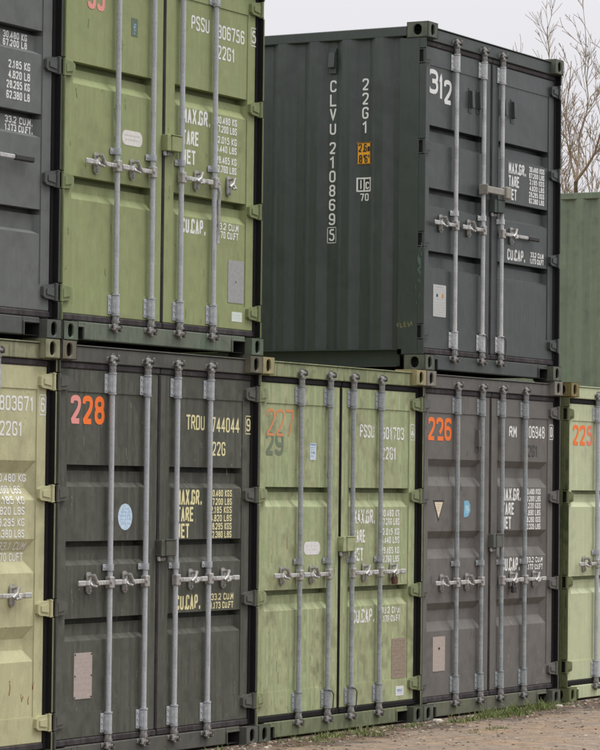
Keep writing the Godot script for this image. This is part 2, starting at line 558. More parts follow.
# a rectangular face with a long rounded hole sunk into it; rx, ry are the hole's half sizes
func holed(b: MB, at: Vector3, ax: Vector3, ay: Vector3, nn: Vector3, hx: float, hy: float, k: float, rx: float, ry: float, deep := 0.05) -> void:
	var inner := []
	var outer := []
	var N := 32
	for i in N:
		var an := TAU * (i + 0.5) / N
		var c := Vector2(cos(an), sin(an))
		var p := Vector2(c.x * rx, c.y * rx + (ry - rx) * signf(c.y))
		inner.append(p)
		var s := minf((hx - k) / maxf(absf(c.x), 1e-5), (hy - k) / maxf(absf(c.y), 1e-5))
		outer.append(c * s)
	var mid := at - nn * 0.05
	for i in N:
		var j := (i + 1) % N
		var pi: Vector2 = inner[i]; var pj: Vector2 = inner[j]; var qi: Vector2 = outer[i]; var qj: Vector2 = outer[j]
		var f := func(p: Vector2, d: float) -> Vector3: return at + ax * p.x + ay * p.y - nn * d
		var ch := 0.004
		var gi := pi * 1.10
		var gj := pj * 1.10
		b.quad_out(f.call(gi, 0), f.call(gj, 0), f.call(qj, 0), f.call(qi, 0), mid)
		b.quad_out(f.call(pi, ch), f.call(pj, ch), f.call(gj, 0), f.call(gi, 0), mid)
		# wall of the hole, seen from inside
		b.quad_out(f.call(pi, ch), f.call(pj, ch), f.call(pj, deep), f.call(pi, deep), at + ax * pi.x * 9.0 + ay * pi.y * 9.0)
		# corner fill of the face where outer samples cut the corner
		if absf(absf(qi.x) - absf(qj.x)) > 1e-4 and absf(absf(qi.y) - absf(qj.y)) > 1e-4:
			b.tri_out(f.call(qi, 0), f.call(qj, 0), f.call(Vector2(signf(qi.x) * (hx - k), signf(qi.y) * (hy - k)), 0), mid)
	for e in [[-1, -1, 1, -1], [1, -1, 1, 1], [1, 1, -1, 1], [-1, 1, -1, -1]]:
		var a: Vector3 = at + ax * (e[0] * (hx - k)) + ay * (e[1] * (hy - k))
		var d: Vector3 = at + ax * (e[2] * (hx - k)) + ay * (e[3] * (hy - k))
		var a2: Vector3 = at + ax * (e[0] * hx) + ay * (e[1] * hy) - nn * k
		var d2: Vector3 = at + ax * (e[2] * hx) + ay * (e[3] * hy) - nn * k
		b.quad_out(a, d, d2, a2, mid)

func box_mesh(lo: Vector3, hi: Vector3, k: float, org := Vector3.ZERO) -> ArrayMesh:
	var b := mb(org)
	b.box(lo, hi, k)
	return b.mesh()

func post_mesh(left: bool, front: bool, shift: Vector3) -> ArrayMesh:
	var b := mb(shift)
	var sx := 1.0 if left else -1.0
	var ox := 0.0 if left else W
	var add := func(xa: float, xb: float, ya: float, yb: float, za: float, zb: float, k: float) -> void:
		var x0 := minf(ox + sx * xa, ox + sx * xb); var x1 := maxf(ox + sx * xa, ox + sx * xb)
		if not front:
			var t := -LEN - za
			za = -LEN - zb
			zb = t
		b.box(Vector3(x0, ya, za), Vector3(x1, yb, zb), k)
	add.call(0.004, 0.014, CH, H - CH, -0.236, -0.072, 0.002)
	add.call(0.014, 0.060, CH, H - CH, -0.236, -0.108, 0.004)
	# outer lip, cut away at the hinges
	var ys := [CH]
	for h in HINGE_Y:
		if front:
			ys.append(h - 0.058); ys.append(h + 0.058)
	ys.append(H - CH)
	for i in ys.size() / 2:
		add.call(0.004, 0.014, ys[i * 2], ys[i * 2 + 1], -0.072, -0.016, 0.004)
	return b.mesh()

func hinge_mesh(left: bool) -> ArrayMesh:
	var key := "hinge%s" % left
	if shared.has(key):
		return shared[key]
	var b := mb()
	var s := -1.0 if left else 1.0
	# blade welded on the door, wide at the pin; local x = 0 at the container's outer face, pointing inwards is -s
	var out := [Vector2(-0.146, -0.026), Vector2(-0.128, -0.040), Vector2(-0.040, -0.047), Vector2(-0.024, -0.047), Vector2(-0.024, 0.047), Vector2(-0.040, 0.047), Vector2(-0.128, 0.040), Vector2(-0.146, 0.026)]
	var a := []
	for p in out:
		a.append(Vector2(p.x * s, p.y))
	b.slab(a, -0.060, -0.036)
	var rib := []
	for p in [Vector2(-0.118, -0.016), Vector2(-0.040, -0.026), Vector2(-0.040, 0.026), Vector2(-0.118, 0.016)]:
		rib.append(Vector2(p.x * s, p.y))
	b.slab(rib, -0.036, -0.029)
	# knuckle and pin
	b.tube([Vector3(-0.016 * s, -0.049, -0.032), Vector3(-0.016 * s, 0.049, -0.032)], [0.0125, 0.0125], 10)
	b.tube([Vector3(-0.016 * s, -0.056, -0.032), Vector3(-0.016 * s, 0.056, -0.032)], [0.007, 0.007], 8)
	# lug on the post
	for y in [-0.053, 0.045]:
		b.box(Vector3(minf(-0.030 * s, -0.003 * s), y, -0.074), Vector3(maxf(-0.030 * s, -0.003 * s), y + 0.008, -0.022), 0.002)
	shared[key] = b.mesh()
	return shared[key]

# ------------------------------------------------------------------ lock gear
func gear(kind: String) -> ArrayMesh:
	if shared.has(kind):
		return shared[kind]
	var b := mb()
	match kind:
		"bar":
			b.tube([Vector3(0, 0.115, 0), Vector3(0, 2.485, 0)], [ROD_R, ROD_R], 18)
		"bearing":      # bearing housing, 125 mm tall, bolted to the door
			b.box(Vector3(-0.058, -0.060, -0.024), Vector3(0.058, 0.060, -0.016), 0.003)
			b.box(Vector3(-0.027, -0.054, -0.018), Vector3(0.027, 0.054, 0.010), 0.006)
			b.tube([Vector3(0, -0.056, 0), Vector3(0, 0.056, 0)], [0.0245, 0.0245], 16)
			for y in [-0.067, 0.059]:
				b.tube([Vector3(0, y, 0), Vector3(0, y + 0.009, 0)], [0.027, 0.027], 16)
			for x in [-0.045, 0.045]:
				for y in [-0.040, 0.0, 0.040]:
					b.tube([Vector3(x, y, -0.018), Vector3(x, y, -0.010)], [0.0085, 0.0065], 8)
		"guide":
			b.box(Vector3(-0.052, -0.020, -0.024), Vector3(0.052, 0.020, -0.017), 0.003)
			b.tube([Vector3(0, -0.020, 0), Vector3(0, 0.020, 0)], [0.0235, 0.0235], 16)
			b.box(Vector3(-0.0235, -0.019, -0.02), Vector3(0.0235, 0.019, 0.0), 0.002)
			for x in [-0.040, 0.040]:
				b.tube([Vector3(x, 0, -0.018), Vector3(x, 0, -0.010)], [0.0085, 0.007], 8)
		"cam":          # cam and keeper; upward end
			b.tube([Vector3(0, -0.075, 0), Vector3(0, -0.030, 0)], [0.0205, 0.0205], 14)
			b.tube([Vector3(0, -0.034, 0), Vector3(0, -0.022, 0)], [0.026, 0.026], 14)
			b.box(Vector3(-0.018, -0.026, -0.016), Vector3(0.018, 0.022, 0.014), 0.005)
			b.box(Vector3(-0.046, -0.006, -0.004), Vector3(0.046, 0.012, 0.020), 0.005)
			b.box(Vector3(-0.046, -0.018, 0.002), Vector3(-0.028, 0.020, 0.024), 0.005)
			b.box(Vector3(0.026, -0.012, -0.002), Vector3(0.046, 0.026, 0.022), 0.005)
			b.tube([Vector3(-0.004, 0.016, -0.004), Vector3(0.006, 0.032, 0.006)], [0.012, 0.009], 8)
			b.box(Vector3(-0.052, -0.014, -0.014), Vector3(0.052, 0.014, -0.006), 0.003)
		"hub":
			b.box(Vector3(-0.030, -0.036, -0.017), Vector3(0.023, 0.036, 0.024), 0.005)
			b.tube([Vector3(-0.020, 0.0, 0.020), Vector3(-0.020, 0.0, 0.032)], [0.011, 0.009], 10)
		"arm":          # flat bar towards -x
			b.box(Vector3(-0.300, -0.014, 0.006), Vector3(-0.020, 0.014, 0.018), 0.004)
			b.box(Vector3(-0.375, -0.017, 0.004), Vector3(-0.290, 0.017, 0.020), 0.006)
		"long_arm":
			b.box(Vector3(-0.47, -0.013, 0.006), Vector3(-0.020, 0.013, 0.018), 0.004)
		"grip":
			b.box(Vector3(-0.660, -0.019, -0.001), Vector3(-0.455, 0.019, 0.025), 0.008)
		"hanging_arm":  # swung down past the rod
			b.tube([Vector3(0.020, 0.0, 0.016), Vector3(0.028, -0.06, 0.026), Vector3(0.020, -0.13, 0.024), Vector3(0.024, -0.33, 0.020)], [0.013, 0.012, 0.012, 0.010], 8)
			b.box(Vector3(0.010, -0.40, 0.012), Vector3(0.036, -0.30, 0.024), 0.005)
		"retainer":     # oval catch plate on the door with the swinging catch over the arm
			var o := []
			for i in 20:
				var an := TAU * i / 20.0
				o.append(Vector2(-0.215 + cos(an) * 0.024, sin(an) * 0.026 + 0.042 * signf(sin(an))))
			b.slab(o, -0.024, -0.012)
			b.tube([Vector3(-0.215, 0.046, -0.014), Vector3(-0.215, 0.046, 0.026)], [0.011, 0.010], 10)
			b.tube([Vector3(-0.215, -0.046, -0.014), Vector3(-0.215, -0.046, 0.000)], [0.014, 0.011], 10)
			b.tube([Vector3(-0.222, 0.050, 0.024), Vector3(-0.196, 0.012, 0.028), Vector3(-0.160, -0.010, 0.024)], [0.013, 0.011, 0.010], 8)
			b.tube([Vector3(-0.238, 0.016, 0.0), Vector3(-0.238, -0.016, 0.024)], [0.009, 0.009], 8)
			b.tube([Vector3(-0.238, -0.016, 0.024), Vector3(-0.190, -0.020, 0.026)], [0.009, 0.008], 8)
	shared[kind] = b.mesh()
	return shared[kind]

# mode: arm direction -1 left, 1 right; style plain, long, hanging
func locking_rod(c: Node3D, x: float, mode: String, hy: float, gy: float, metal: Material) -> Node3D:
	var r := put("locking_rod", gear("bar"), metal, c, Vector3(x, 0, ROD_Z))
	put("bearing_bracket", gear("bearing"), metal, r, Vector3(0, 2.345, 0))
	put("bearing_bracket", gear("bearing"), metal, r, Vector3(0, 0.245, 0))
	put("rod_guide", gear("guide"), metal, r, Vector3(0, gy, 0))
	put("cam_lock", gear("cam"), M.iron, r, Vector3(0, 2.497, 0), Vector3(1.12, 1.1, 1.1))
	put("cam_lock", gear("cam"), M.iron, r, Vector3(0, 0.108, 0), Vector3(1.12, -1.1, 1.1))
	var s := Vector3(-1.0 if mode.ends_with("right") else 1.0, 1, 1)
	put("handle_hub", gear("hub"), M.zinc, r, Vector3(0, hy, 0), s)
	if mode.begins_with("long"):
		put("handle", gear("long_arm"), M.zinc, r, Vector3(0, hy, 0), s)
		put("handle_grip", gear("grip"), M.black, r, Vector3(0, hy, 0), s)
	elif mode.begins_with("hanging"):
		put("handle", gear("hanging_arm"), M.zinc, r, Vector3(0, hy, 0))
	else:
		put("handle", gear("arm"), M.zinc, r, Vector3(0, hy, 0), s)
	put("handle_retainer", gear("retainer"), M.zinc, r, Vector3(0, hy, 0), s)
	return r

func padlock(parent: Node3D, at: Vector3, mat: Material) -> void:
	var b := mb()
	b.box(Vector3(-0.030, -0.075, -0.013), Vector3(0.030, -0.020, 0.013), 0.005)
	var arc := []
	var rad := []
	for i in 9:
		var an := PI * i / 8.0
		arc.append(Vector3(cos(an) * 0.020, sin(an) * 0.020 + 0.0, 0))
		rad.append(0.005)
	arc.push_front(Vector3(0.020, -0.022, 0)); rad.append(0.005)
	arc.append(Vector3(-0.020, -0.022, 0)); rad.append(0.005)
	b.tube(arc, rad, 6)
	put("padlock", b.mesh(), mat, parent, at)

func seal_wire(parent: Node3D, at: Vector3) -> void:
	var b := mb()
	var p := [Vector3(-0.030, 0.060, 0.024), Vector3(0.000, 0.052, 0.034), Vector3(0.026, 0.030, 0.034), Vector3(0.036, 0.000, 0.028), Vector3(0.034, -0.050, 0.026), Vector3(0.020, -0.090, 0.032)]
	b.tube(p, [0.004, 0.004, 0.004, 0.004, 0.004, 0.004], 6)
	put("seal_wire", b.mesh(), M.wire, parent, at)

# ------------------------------------------------------------------ marks and plates
func round_rect(x0: float, y0: float, x1: float, y1: float, r: float) -> Array:
	var o := []
	for q in [[x1 - r, y1 - r, 0.0], [x0 + r, y1 - r, 0.5], [x0 + r, y0 + r, 1.0], [x1 - r, y0 + r, 1.5]]:
		for i in 5:
			var an: float = PI * (q[2] + i / 8.0)
			o.append(Vector2(q[0] + cos(an) * r, q[1] + sin(an) * r))
	return o

# flat print for small plates and stickers: rows of tiny unreadable type
func print_tex(w: int, h: int, paper: Color, ink: Color, rows: Array, seed_: int, dirt := 0.06) -> ImageTexture:
	var im := Image.create(w, h, false, Image.FORMAT_RGB8)
	var g := RandomNumberGenerator.new()
	g.seed = seed_
	for y in h:
		for x in w:
			var k := 1.0 + dirt * 0.25 * (g.randf() - 0.5) + dirt * 1.2 * (mid_px[((y * 3) % 512) * 512 + (x * 3 + seed_ * 37) % 512] / 255.0 - 0.5)
			im.set_pixel(x, y, Color(paper.r * k, paper.g * k, paper.b * k))
	for r in rows:      # [y, height, x0, x1]
		var x := int(r[2])
		while x < r[3]:
			var n := g.randi_range(2, 7)
			im.fill_rect(Rect2i(x, r[0], mini(n, int(r[3]) - x), r[1]), ink.lerp(paper, g.randf() * 0.4))
			x += n + g.randi_range(1, 3)
	return ImageTexture.create_from_image(im)

func sheet(called: String, parent: Node3D, outline: Array, z: float, thick: float, mat: Material) -> MeshInstance3D:
	var b := mb()
	b.slab(outline, z, z + thick)
	# own texture coordinates over the outline's bounds
	var lo := Vector2(1e9, 1e9); var hi := -lo
	for p in outline:
		lo = lo.min(p); hi = hi.max(p)
	for i in b.v.size():
		b.uv[i] = Vector2((b.v[i].x - lo.x) / (hi.x - lo.x), 1.0 - (b.v[i].y - lo.y) / (hi.y - lo.y))
	return put(called, b.mesh(), mat, parent)

func flat_mat(tex: Texture2D, rough := 0.5) -> StandardMaterial3D:
	var m := StandardMaterial3D.new()
	m.albedo_texture = tex
	m.roughness = rough
	return m

func rivets(parent: Node3D, x0: float, y0: float, x1: float, y1: float, z: float, mat: Material) -> void:
	var b := mb()
	for p in [[x0, y0], [x1, y0], [x0, y1], [x1, y1], [x0, (y0 + y1) * 0.5], [x1, (y0 + y1) * 0.5]]:
		b.tube([Vector3(p[0], p[1], z), Vector3(p[0], p[1], z + 0.004)], [0.006, 0.004], 7)
	put("rivets", b.mesh(), mat, parent)

func vent(parent: Node3D, x: float, y: float, z: float, mat: Material) -> void:
	var b := mb()
	var bx := func(a: Vector3, c: Vector3) -> void: b.box(a, c, 0.003)
	b.box(Vector3(x - 0.030, y - 0.095, z), Vector3(x + 0.030, y + 0.095, z + 0.005), 0.002)
	# hood: slopes out towards the bottom, open below
	var w := 0.019
	var t := y + 0.070; var u := y - 0.055
	var zt := z + 0.028; var zb := z + 0.034
	b.quad(Vector3(x - w, u, zb), Vector3(x + w, u, zb), Vector3(x + w, t, zt), Vector3(x - w, t, zt))
	b.quad(Vector3(x - w, t, zt), Vector3(x + w, t, zt), Vector3(x + w, t + 0.008, z), Vector3(x - w, t + 0.008, z))
	b.quad(Vector3(x - w, u, z), Vector3(x - w, u, zb), Vector3(x - w, t, zt), Vector3(x - w, t, z))
	b.quad(Vector3(x + w, u, zb), Vector3(x + w, u, z), Vector3(x + w, t, z), Vector3(x + w, t, zt))
	put("vent", b.mesh(), mat, parent)

# ------------------------------------------------------------------ the container
func container(o: Dictionary) -> Node3D:
	var c := top(o.called, o.at)
	tag(c, o.label, "container", o.group)
	var sh: Vector3 = o.shift
	var fm: Material = o.frame
	# corner castings
	for lv in 2:
		for sd in 2:
			for fr in 2:
				var at := Vector3(0.0 if sd == 0 else W, 0.0 if lv == 0 else H - CH, 0.0 if fr == 0 else -LEN)
				put("corner_casting", casting_mesh(sd == 0, fr == 0), o.cast_low if lv == 0 else o.cast_top, c, at)
	# posts and rails
	for sd in 2:
		for fr in 2:
			put("corner_post", post_mesh(sd == 0, fr == 0, sh), o.get("post", fm), c)
	for sd in 2:
		var xa := 0.004 if sd == 0 else W - 0.064
		put("top_side_rail", box_mesh(Vector3(xa, 2.490, -LEN + CD), Vector3(xa + 0.060, 2.5635, -CD), 0.005, sh), fm, c)
		var br := mb(sh)
		var s := 1.0 if sd == 0 else -1.0
		var ox := 0.0 if sd == 0 else W
		for q in [[0.002, 0.060, 0.152, 0.160], [0.048, 0.056, 0.036, 0.152], [0.004, 0.060, 0.028, 0.036]]:
			br.box(Vector3(minf(ox + s * q[0], ox + s * q[1]), q[2], -LEN + 0.236), Vector3(maxf(ox + s * q[0], ox + s * q[1]), q[3], -0.236), 0.0)
		br.box(Vector3(minf(ox + s * 0.004, ox + s * 0.058), CH, -0.236), Vector3(maxf(ox + s * 0.004, ox + s * 0.058), 0.160, -0.200), 0.002)
		put("bottom_side_rail", br.mesh(), fm, c)
		put("side_wall", side_mesh(sd == 0, sh), o.side, c)
	# roof of shallow cross ribs
	var rf := mb(sh)
	var z := -0.10
	while z > -LEN + 0.30:
		rf.quad(Vector3(0.01, 2.553, z), Vector3(W - 0.01, 2.553, z), Vector3(W - 0.01, 2.553, z - 0.08), Vector3(0.01, 2.553, z - 0.08))
		rf.quad(Vector3(0.01, 2.553, z - 0.08), Vector3(W - 0.01, 2.553, z - 0.08), Vector3(W - 0.01, 2.561, z - 0.10), Vector3(0.01, 2.561, z - 0.10))
		rf.quad(Vector3(0.01, 2.561, z - 0.10), Vector3(W - 0.01, 2.561, z - 0.10), Vector3(W - 0.01, 2.561, z - 0.19), Vector3(0.01, 2.561, z - 0.19))
		rf.quad(Vector3(0.01, 2.561, z - 0.19), Vector3(W - 0.01, 2.561, z - 0.19), Vector3(W - 0.01, 2.553, z - 0.21), Vector3(0.01, 2.553, z - 0.21))
		z -= 0.21
	rf.quad(Vector3(0.01, 2.553, z), Vector3(W - 0.01, 2.553, z), Vector3(W - 0.01, 2.553, -LEN + 0.05), Vector3(0.01, 2.553, -LEN + 0.05))
	put("roof_sheet", rf.mesh(), fm, c)
	put("underfloor", box_mesh(Vector3(0.058, 0.10, -LEN + 0.05), Vector3(W - 0.058, 0.15, -0.18), 0.0, sh), M.under, c)
	put("end_wall", box_mesh(Vector3(0.062, 0.15, -LEN + 0.03), Vector3(W - 0.062, 2.50, -LEN + 0.07), 0.004, sh), fm, c)
	# header and sill
	var hd := mb(sh)
	hd.box(Vector3(CW + 0.002, 2.466, -0.175), Vector3(W - CW - 0.002, 2.560, -0.044), 0.005)
	hd.box(Vector3(CW + 0.002, 2.562, -0.175), Vector3(W - CW - 0.002, 2.570, -0.036), 0.002)
	hd.box(Vector3(0.016, 2.466, -0.175), Vector3(CW, 2.474, -0.050), 0.002)
	hd.box(Vector3(W - CW, 2.466, -0.175), Vector3(W - 0.016, 2.474, -0.050), 0.002)
	put("header", hd.mesh(), o.get("header", fm), c)
	var sl := mb(sh)
	var na := 0.300
	var nb := W - 0.345
	sl.box(Vector3(na, 0.014, -0.140), Vector3(nb, 0.124, -0.050), 0.006)
	for e in [[CW + 0.002, na], [nb, W - CW - 0.002]]:
		sl.box(Vector3(e[0], 0.094, -0.140), Vector3(e[1], 0.124, -0.0505), 0.004)
		# raised rim round the notch
		sl.box(Vector3(e[0] + 0.004, 0.090, -0.100), Vector3(e[1] - 0.004, 0.100, -0.044), 0.002)
	sl.box(Vector3(na - 0.010, 0.016, -0.100), Vector3(na - 0.0005, 0.092, -0.040), 0.002)
	sl.box(Vector3(nb + 0.0005, 0.016, -0.100), Vector3(nb + 0.010, 0.092, -0.040), 0.002)
	put("sill", sl.mesh(), o.get("sill", fm), c)
	# the lashing pockets beside the castings hold black plates standing in for shade
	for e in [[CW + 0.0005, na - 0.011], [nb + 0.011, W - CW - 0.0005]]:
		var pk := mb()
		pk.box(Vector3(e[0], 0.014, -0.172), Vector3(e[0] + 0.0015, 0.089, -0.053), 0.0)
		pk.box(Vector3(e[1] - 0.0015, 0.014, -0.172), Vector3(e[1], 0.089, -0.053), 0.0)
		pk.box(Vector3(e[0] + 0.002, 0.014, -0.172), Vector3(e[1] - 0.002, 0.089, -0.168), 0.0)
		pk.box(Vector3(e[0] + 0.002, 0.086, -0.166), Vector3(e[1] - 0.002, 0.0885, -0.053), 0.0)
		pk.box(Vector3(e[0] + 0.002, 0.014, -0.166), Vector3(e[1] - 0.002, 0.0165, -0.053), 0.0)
		put("pocket_shade", pk.mesh(), M.under, c)
	# doors
	var doors := []
	for sd in 2:
		var dx: Array = LEFT_X if sd == 0 else RIGHT_X
		var d := put("door", door_mesh(o, dx), o.door, c)
		doors.append(d)
		var g := mb()
		var g2 := mb()
		g.box(Vector3(dx[0], 2.424, -0.10), Vector3(dx[1] + (0.013 if sd == 0 else 0.0), 2.464, -0.0540), 0.007)
		g.box(Vector3(dx[0], 0.126, -0.10), Vector3(dx[1] + (0.013 if sd == 0 else 0.0), 0.166, -0.0525), 0.007)
		if sd == 0:
			g.box(Vector3(1.203, 0.168, -0.10), Vector3(1.216, 2.422, -0.053), 0.004)
			g2.box(Vector3(0.0165, 0.126, -0.10), Vector3(0.051, 2.464, o.get("seal_z", -0.054)), 0.004)
			g2.box(Vector3(0.0142, 0.126, -0.10), Vector3(0.0165, 2.464, -0.024), 0.0)
		else:
			g.box(Vector3(1.2162, 0.168, -0.10), Vector3(1.229, 2.422, -0.054), 0.004)
			g2.box(Vector3(2.379, 0.126, -0.10), Vector3(W - 0.0165, 2.464, o.get("seal_z", -0.054)), 0.004)
			g2.box(Vector3(W - 0.0165, 0.126, -0.10), Vector3(W - 0.0142, 2.464, o.get("liner_z", -0.022)), 0.0)
		put("gasket", g.mesh(), M.rubber_grey if o.get("pale_gasket", true) else M.rubber, d)
		put("hinge_seal", g2.mesh(), M.rubber, d)
		for hy in HINGE_Y:
			put("hinge", hinge_mesh(sd == 0), o.get("hinge", fm), d, Vector3(0.0 if sd == 0 else W, hy, 0))
	c.set_meta("doors", doors)
	# lock gear
	var rods := []
	for r in o.rods:
		rods.append(locking_rod(c, r[0], r[1], o.get("handle_y", 1.112), o.get("guide_y", 1.205), o.get("rod_metal", M.galv)))
	c.set_meta("rods", rods)
	if o.get("lock_box", true):
		var lb := mb(sh)
		lb.box(Vector3(1.238, 1.268, -0.061), Vector3(1.362, 1.366, -0.006), 0.004)
		lb.box(Vector3(1.190, 1.266, -0.061), Vector3(1.236, 1.370, -0.012), 0.003)
		lb.box(Vector3(1.230, 1.367, -0.061), Vector3(1.366, 1.373, -0.002), 0.002)
		var bx := put("lock_box", lb.mesh(), o.get("box_paint", o.door), doors[1])
		var lk := mb()
		lk.tube([Vector3(1.205, 1.262, -0.045), Vector3(1.205, 1.235, -0.040)], [0.014, 0.012], 8)
		lk.box(Vector3(1.222, 1.236, -0.056), Vector3(1.262, 1.258, -0.026), 0.004)
		put("lock_catch", lk.mesh(), M.iron, doors[1])
	return c

# writes lines on a container's right door: [text, x0, y0, x1, y1, stroke]
func letter(c: Node3D, o: Dictionary, lines: Array, mat: Material, wear := 0.0, boxes := [], door := 1) -> void:
	var d: Node3D = c.get_meta("doors")[door]
	var f := func(p: Vector2, up: float) -> Vector3: return Vector3(p.x, p.y, door_z(o, p.x, p.y) + 0.0012 + up)
	for l in lines:
		var b := mb()
		write(b, l[0], l[1], l[2], l[3], l[4], l[5], f, wear)
		if b.v.size() > 0:
			put("lettering", b.mesh(), mat, d)
	for q in boxes:
		var b := mb()
		write_box(b, q[0], q[1], q[2], q[3], 0.006, f, wear)
		put("lettering_frame", b.mesh(), mat, d)

func numbers(rows: Array, x0: float, x1: float, tops: Array, h: float, t: float) -> Array:
	var out := []
	for i in rows.size():
		var n: int = rows[i].length()
		out.append([rows[i], x1 - (x1 - x0) * (0.90 if n < 9 else (1.0 if n > 9 else 0.97)), tops[i] - h, x1, tops[i], t])
	return out

func digits(c: Node3D, o: Dictionary, s: String, x0: float, y0: float, x1: float, y1: float, t: float, mats: Array, door := 0, wear := 0.0) -> void:
	var n := s.length()
	var f := func(p: Vector2, up: float) -> Vector3: return Vector3(p.x, p.y, door_z(o, p.x, p.y) + 0.0014 + up)
	for i in n:
		var b := mb()
		var a := x0 + (x1 - x0) * (i + 0.06) / n
		var e := x0 + (x1 - x0) * (i + 0.92) / n
		write(b, s[i], a, y0, e, y1, t, f, wear, 1.0)
		put("spray_digit", b.mesh(), mats[i], c.get_meta("doors")[door])

# short scrapes and rubbed patches on a door
func scuffs(c: Node3D, o: Dictionary, door: int, seed_: int, count: int, mat: Material, x0: float, y0: float, x1: float, y1: float, steep := 0.9) -> void:
	var g := RandomNumberGenerator.new()
	g.seed = seed_
	var f := func(p: Vector2, up: float) -> Vector3: return Vector3(p.x, p.y, door_z(o, p.x, p.y) + 0.0006 + up)
	var b := mb()
	for i in count:
		var p := Vector2(g.randf_range(x0, x1), g.randf_range(y0, y1))
		var d := Vector2(g.randfn(0, 1.0 - steep), -1.0).normalized() * g.randf_range(0.01, 0.09)
		var q := p + d + Vector2(g.randfn(0, 0.006), 0)
		brush(b, [p, p.lerp(q, 0.5) + Vector2(g.randfn(0, 0.004), 0), q], g.randf_range(0.003, 0.009), f, 0.42)
	if b.v.size() > 0:
		var m := put("scuff_marks", b.mesh(), mat, c.get_meta("doors")[door])
		m.set_meta("kind", "stuff")

# ------------------------------------------------------------------ trees
func twig(b: MB, p: Vector3, d: Vector3, length: float, r: float, depth: int, g: RandomNumberGenerator, bend := 0.10) -> void:
	var n := maxi(3, int(length / 0.28))
	var pts := [p]
	var rad := [r]
	var q := p
	var dir := d
	for i in n:
		dir = (dir + Vector3(g.randfn(0, bend), g.randfn(0.05, bend * 0.8), g.randfn(0, bend))).normalized()
		q += dir * length / n
		pts.append(q)
		rad.append(maxf(0.0034, r * (1.0 - 0.72 * (i + 1) / n)))
	b.tube(pts, rad, 5 if r > 0.02 else 4, false)
	if depth <= 0:
		return
	var kids := int(length * (4.0 if depth > 1 else 5.0)) + 2
	for i in kids:
		var t := g.randf_range(0.18, 0.98)
		var k := clampi(int(t * n), 0, n - 1)
		var bp: Vector3 = pts[k].lerp(pts[k + 1], fposmod(t * n, 1.0))
		var along: Vector3 = (pts[k + 1] - pts[k]).normalized()
		var sidev := along.cross(Vector3(g.randfn(), g.randfn(), g.randfn())).normalized()
		var nd := (along * g.randf_range(0.75, 1.25) + sidev * g.randf_range(0.45, 0.95) + Vector3.UP * 0.30).normalized()
		twig(b, bp, nd, length * g.randf_range(0.28, 0.60) * (1.15 - 0.45 * t), maxf(0.0042, rad[k] * g.randf_range(0.40, 0.62)), depth - 1, g, bend)

func bare_tree(at: Vector3, label: String, seed_: int, limbs: Array, trunk_r: float, fork: Vector3, depth := 3) -> void:
	var t := top("bare_tree", at)
	tag(t, label, "tree", "leafless trees behind the containers")
	var g := RandomNumberGenerator.new()
	g.seed = seed_
	var tr := mb()
	tr.tube([Vector3(0, -0.05, 0), Vector3(0.02, fork.y * 0.45, 0.03), fork], [trunk_r * 1.3, trunk_r * 1.05, trunk_r], 9, true)
	put("trunk", tr.mesh(), M.bark, t)
	var cr := mb()
	for l in limbs:       # [points as Vector3 offsets from the fork, radius]
		var pts := []
		var rad := []
		for i in l[0].size():
			pts.append(fork + l[0][i])
			rad.append(maxf(0.006, l[1] * (1.0 - 0.8 * i / (l[0].size() - 1.0))))
		cr.tube(pts, rad, 6, true)
		var total := 0.0
		for i in pts.size() - 1:
			total += pts[i].distance_to(pts[i + 1])
		var kids := int(total * 6.0)
		for k in kids:
			var u := g.randf_range(0.12, 0.98) * (pts.size() - 1)
			var i := mini(int(u), pts.size() - 2)
			var bp: Vector3 = pts[i].lerp(pts[i + 1], u - i)
			var along: Vector3 = (pts[i + 1] - pts[i]).normalized()
			var sidev := along.cross(Vector3(g.randfn(), g.randfn(), g.randfn())).normalized()
			var nd := (along + sidev * g.randf_range(0.5, 1.0) + Vector3.UP * 0.35).normalized()
			twig(cr, bp, nd, g.randf_range(0.35, 1.0) * (1.1 - 0.5 * u / pts.size()), maxf(0.0055, rad[i] * g.randf_range(0.35, 0.55)), depth - 1, g)
	put("crown", cr.mesh(), M.twig, t)

# ------------------------------------------------------------------ scene
func _ready() -> void:
	rng.seed = 4711
	wear_noise.seed = 5
	wear_noise.frequency = 0.35
	var cam := Camera3D.new()
	cam.name = "camera"
	cam.fov = 13.61
	cam.near = 0.1
	cam.far = 2000.0
	cam.position = Vector3(-15.853, 1.710, 10.502)
	cam.rotation = Vector3(deg_to_rad(2.059), deg_to_rad(-60.81), deg_to_rad(0.624))
	add_child(cam)
	cam.current = true

	var we := WorldEnvironment.new()
	we.name = "world_environment"
	var env := Environment.new()
	env.background_mode = Environment.BG_SKY
	var sky := Sky.new()
	var sm := ProceduralSkyMaterial.new()
	# overcast: the cloud is about three times as bright overhead as at the horizon
	sm.sky_top_color = c8(254, 254, 255)
	sm.sky_horizon_color = c8(156, 155, 159)
	sm.sky_curve = 0.6
	sm.ground_horizon_color = c8(88, 82, 74)
	sm.ground_bottom_color = c8(80, 74, 66)
	sm.sun_angle_max = 1.0
	sky.sky_material = sm
	env.sky = sky
	env.tonemap_mode = Environment.TONE_MAPPER_LINEAR
	env.tonemap_exposure = 1.35
	env.background_energy_multiplier = 1.42
	env.ambient_light_source = Environment.AMBIENT_SOURCE_SKY
	env.sdfgi_enabled = true
	env.ssao_enabled = true
	env.ssil_enabled = true
	we.environment = env
	add_child(we)

	var sun := DirectionalLight3D.new()
	sun.name = "overcast_sun"
	sun.light_energy = 0.5
	sun.light_color = Color(1.0, 0.99, 0.98)
	sun.light_angular_distance = 30.0
	sun.shadow_enabled = true
	sun.rotation = Vector3(deg_to_rad(-60), deg_to_rad(42), 0)
	add_child(sun)

	make_noise()
	make_materials()
	make_ground()
	make_containers()
	make_trees()
	make_ground_cover()

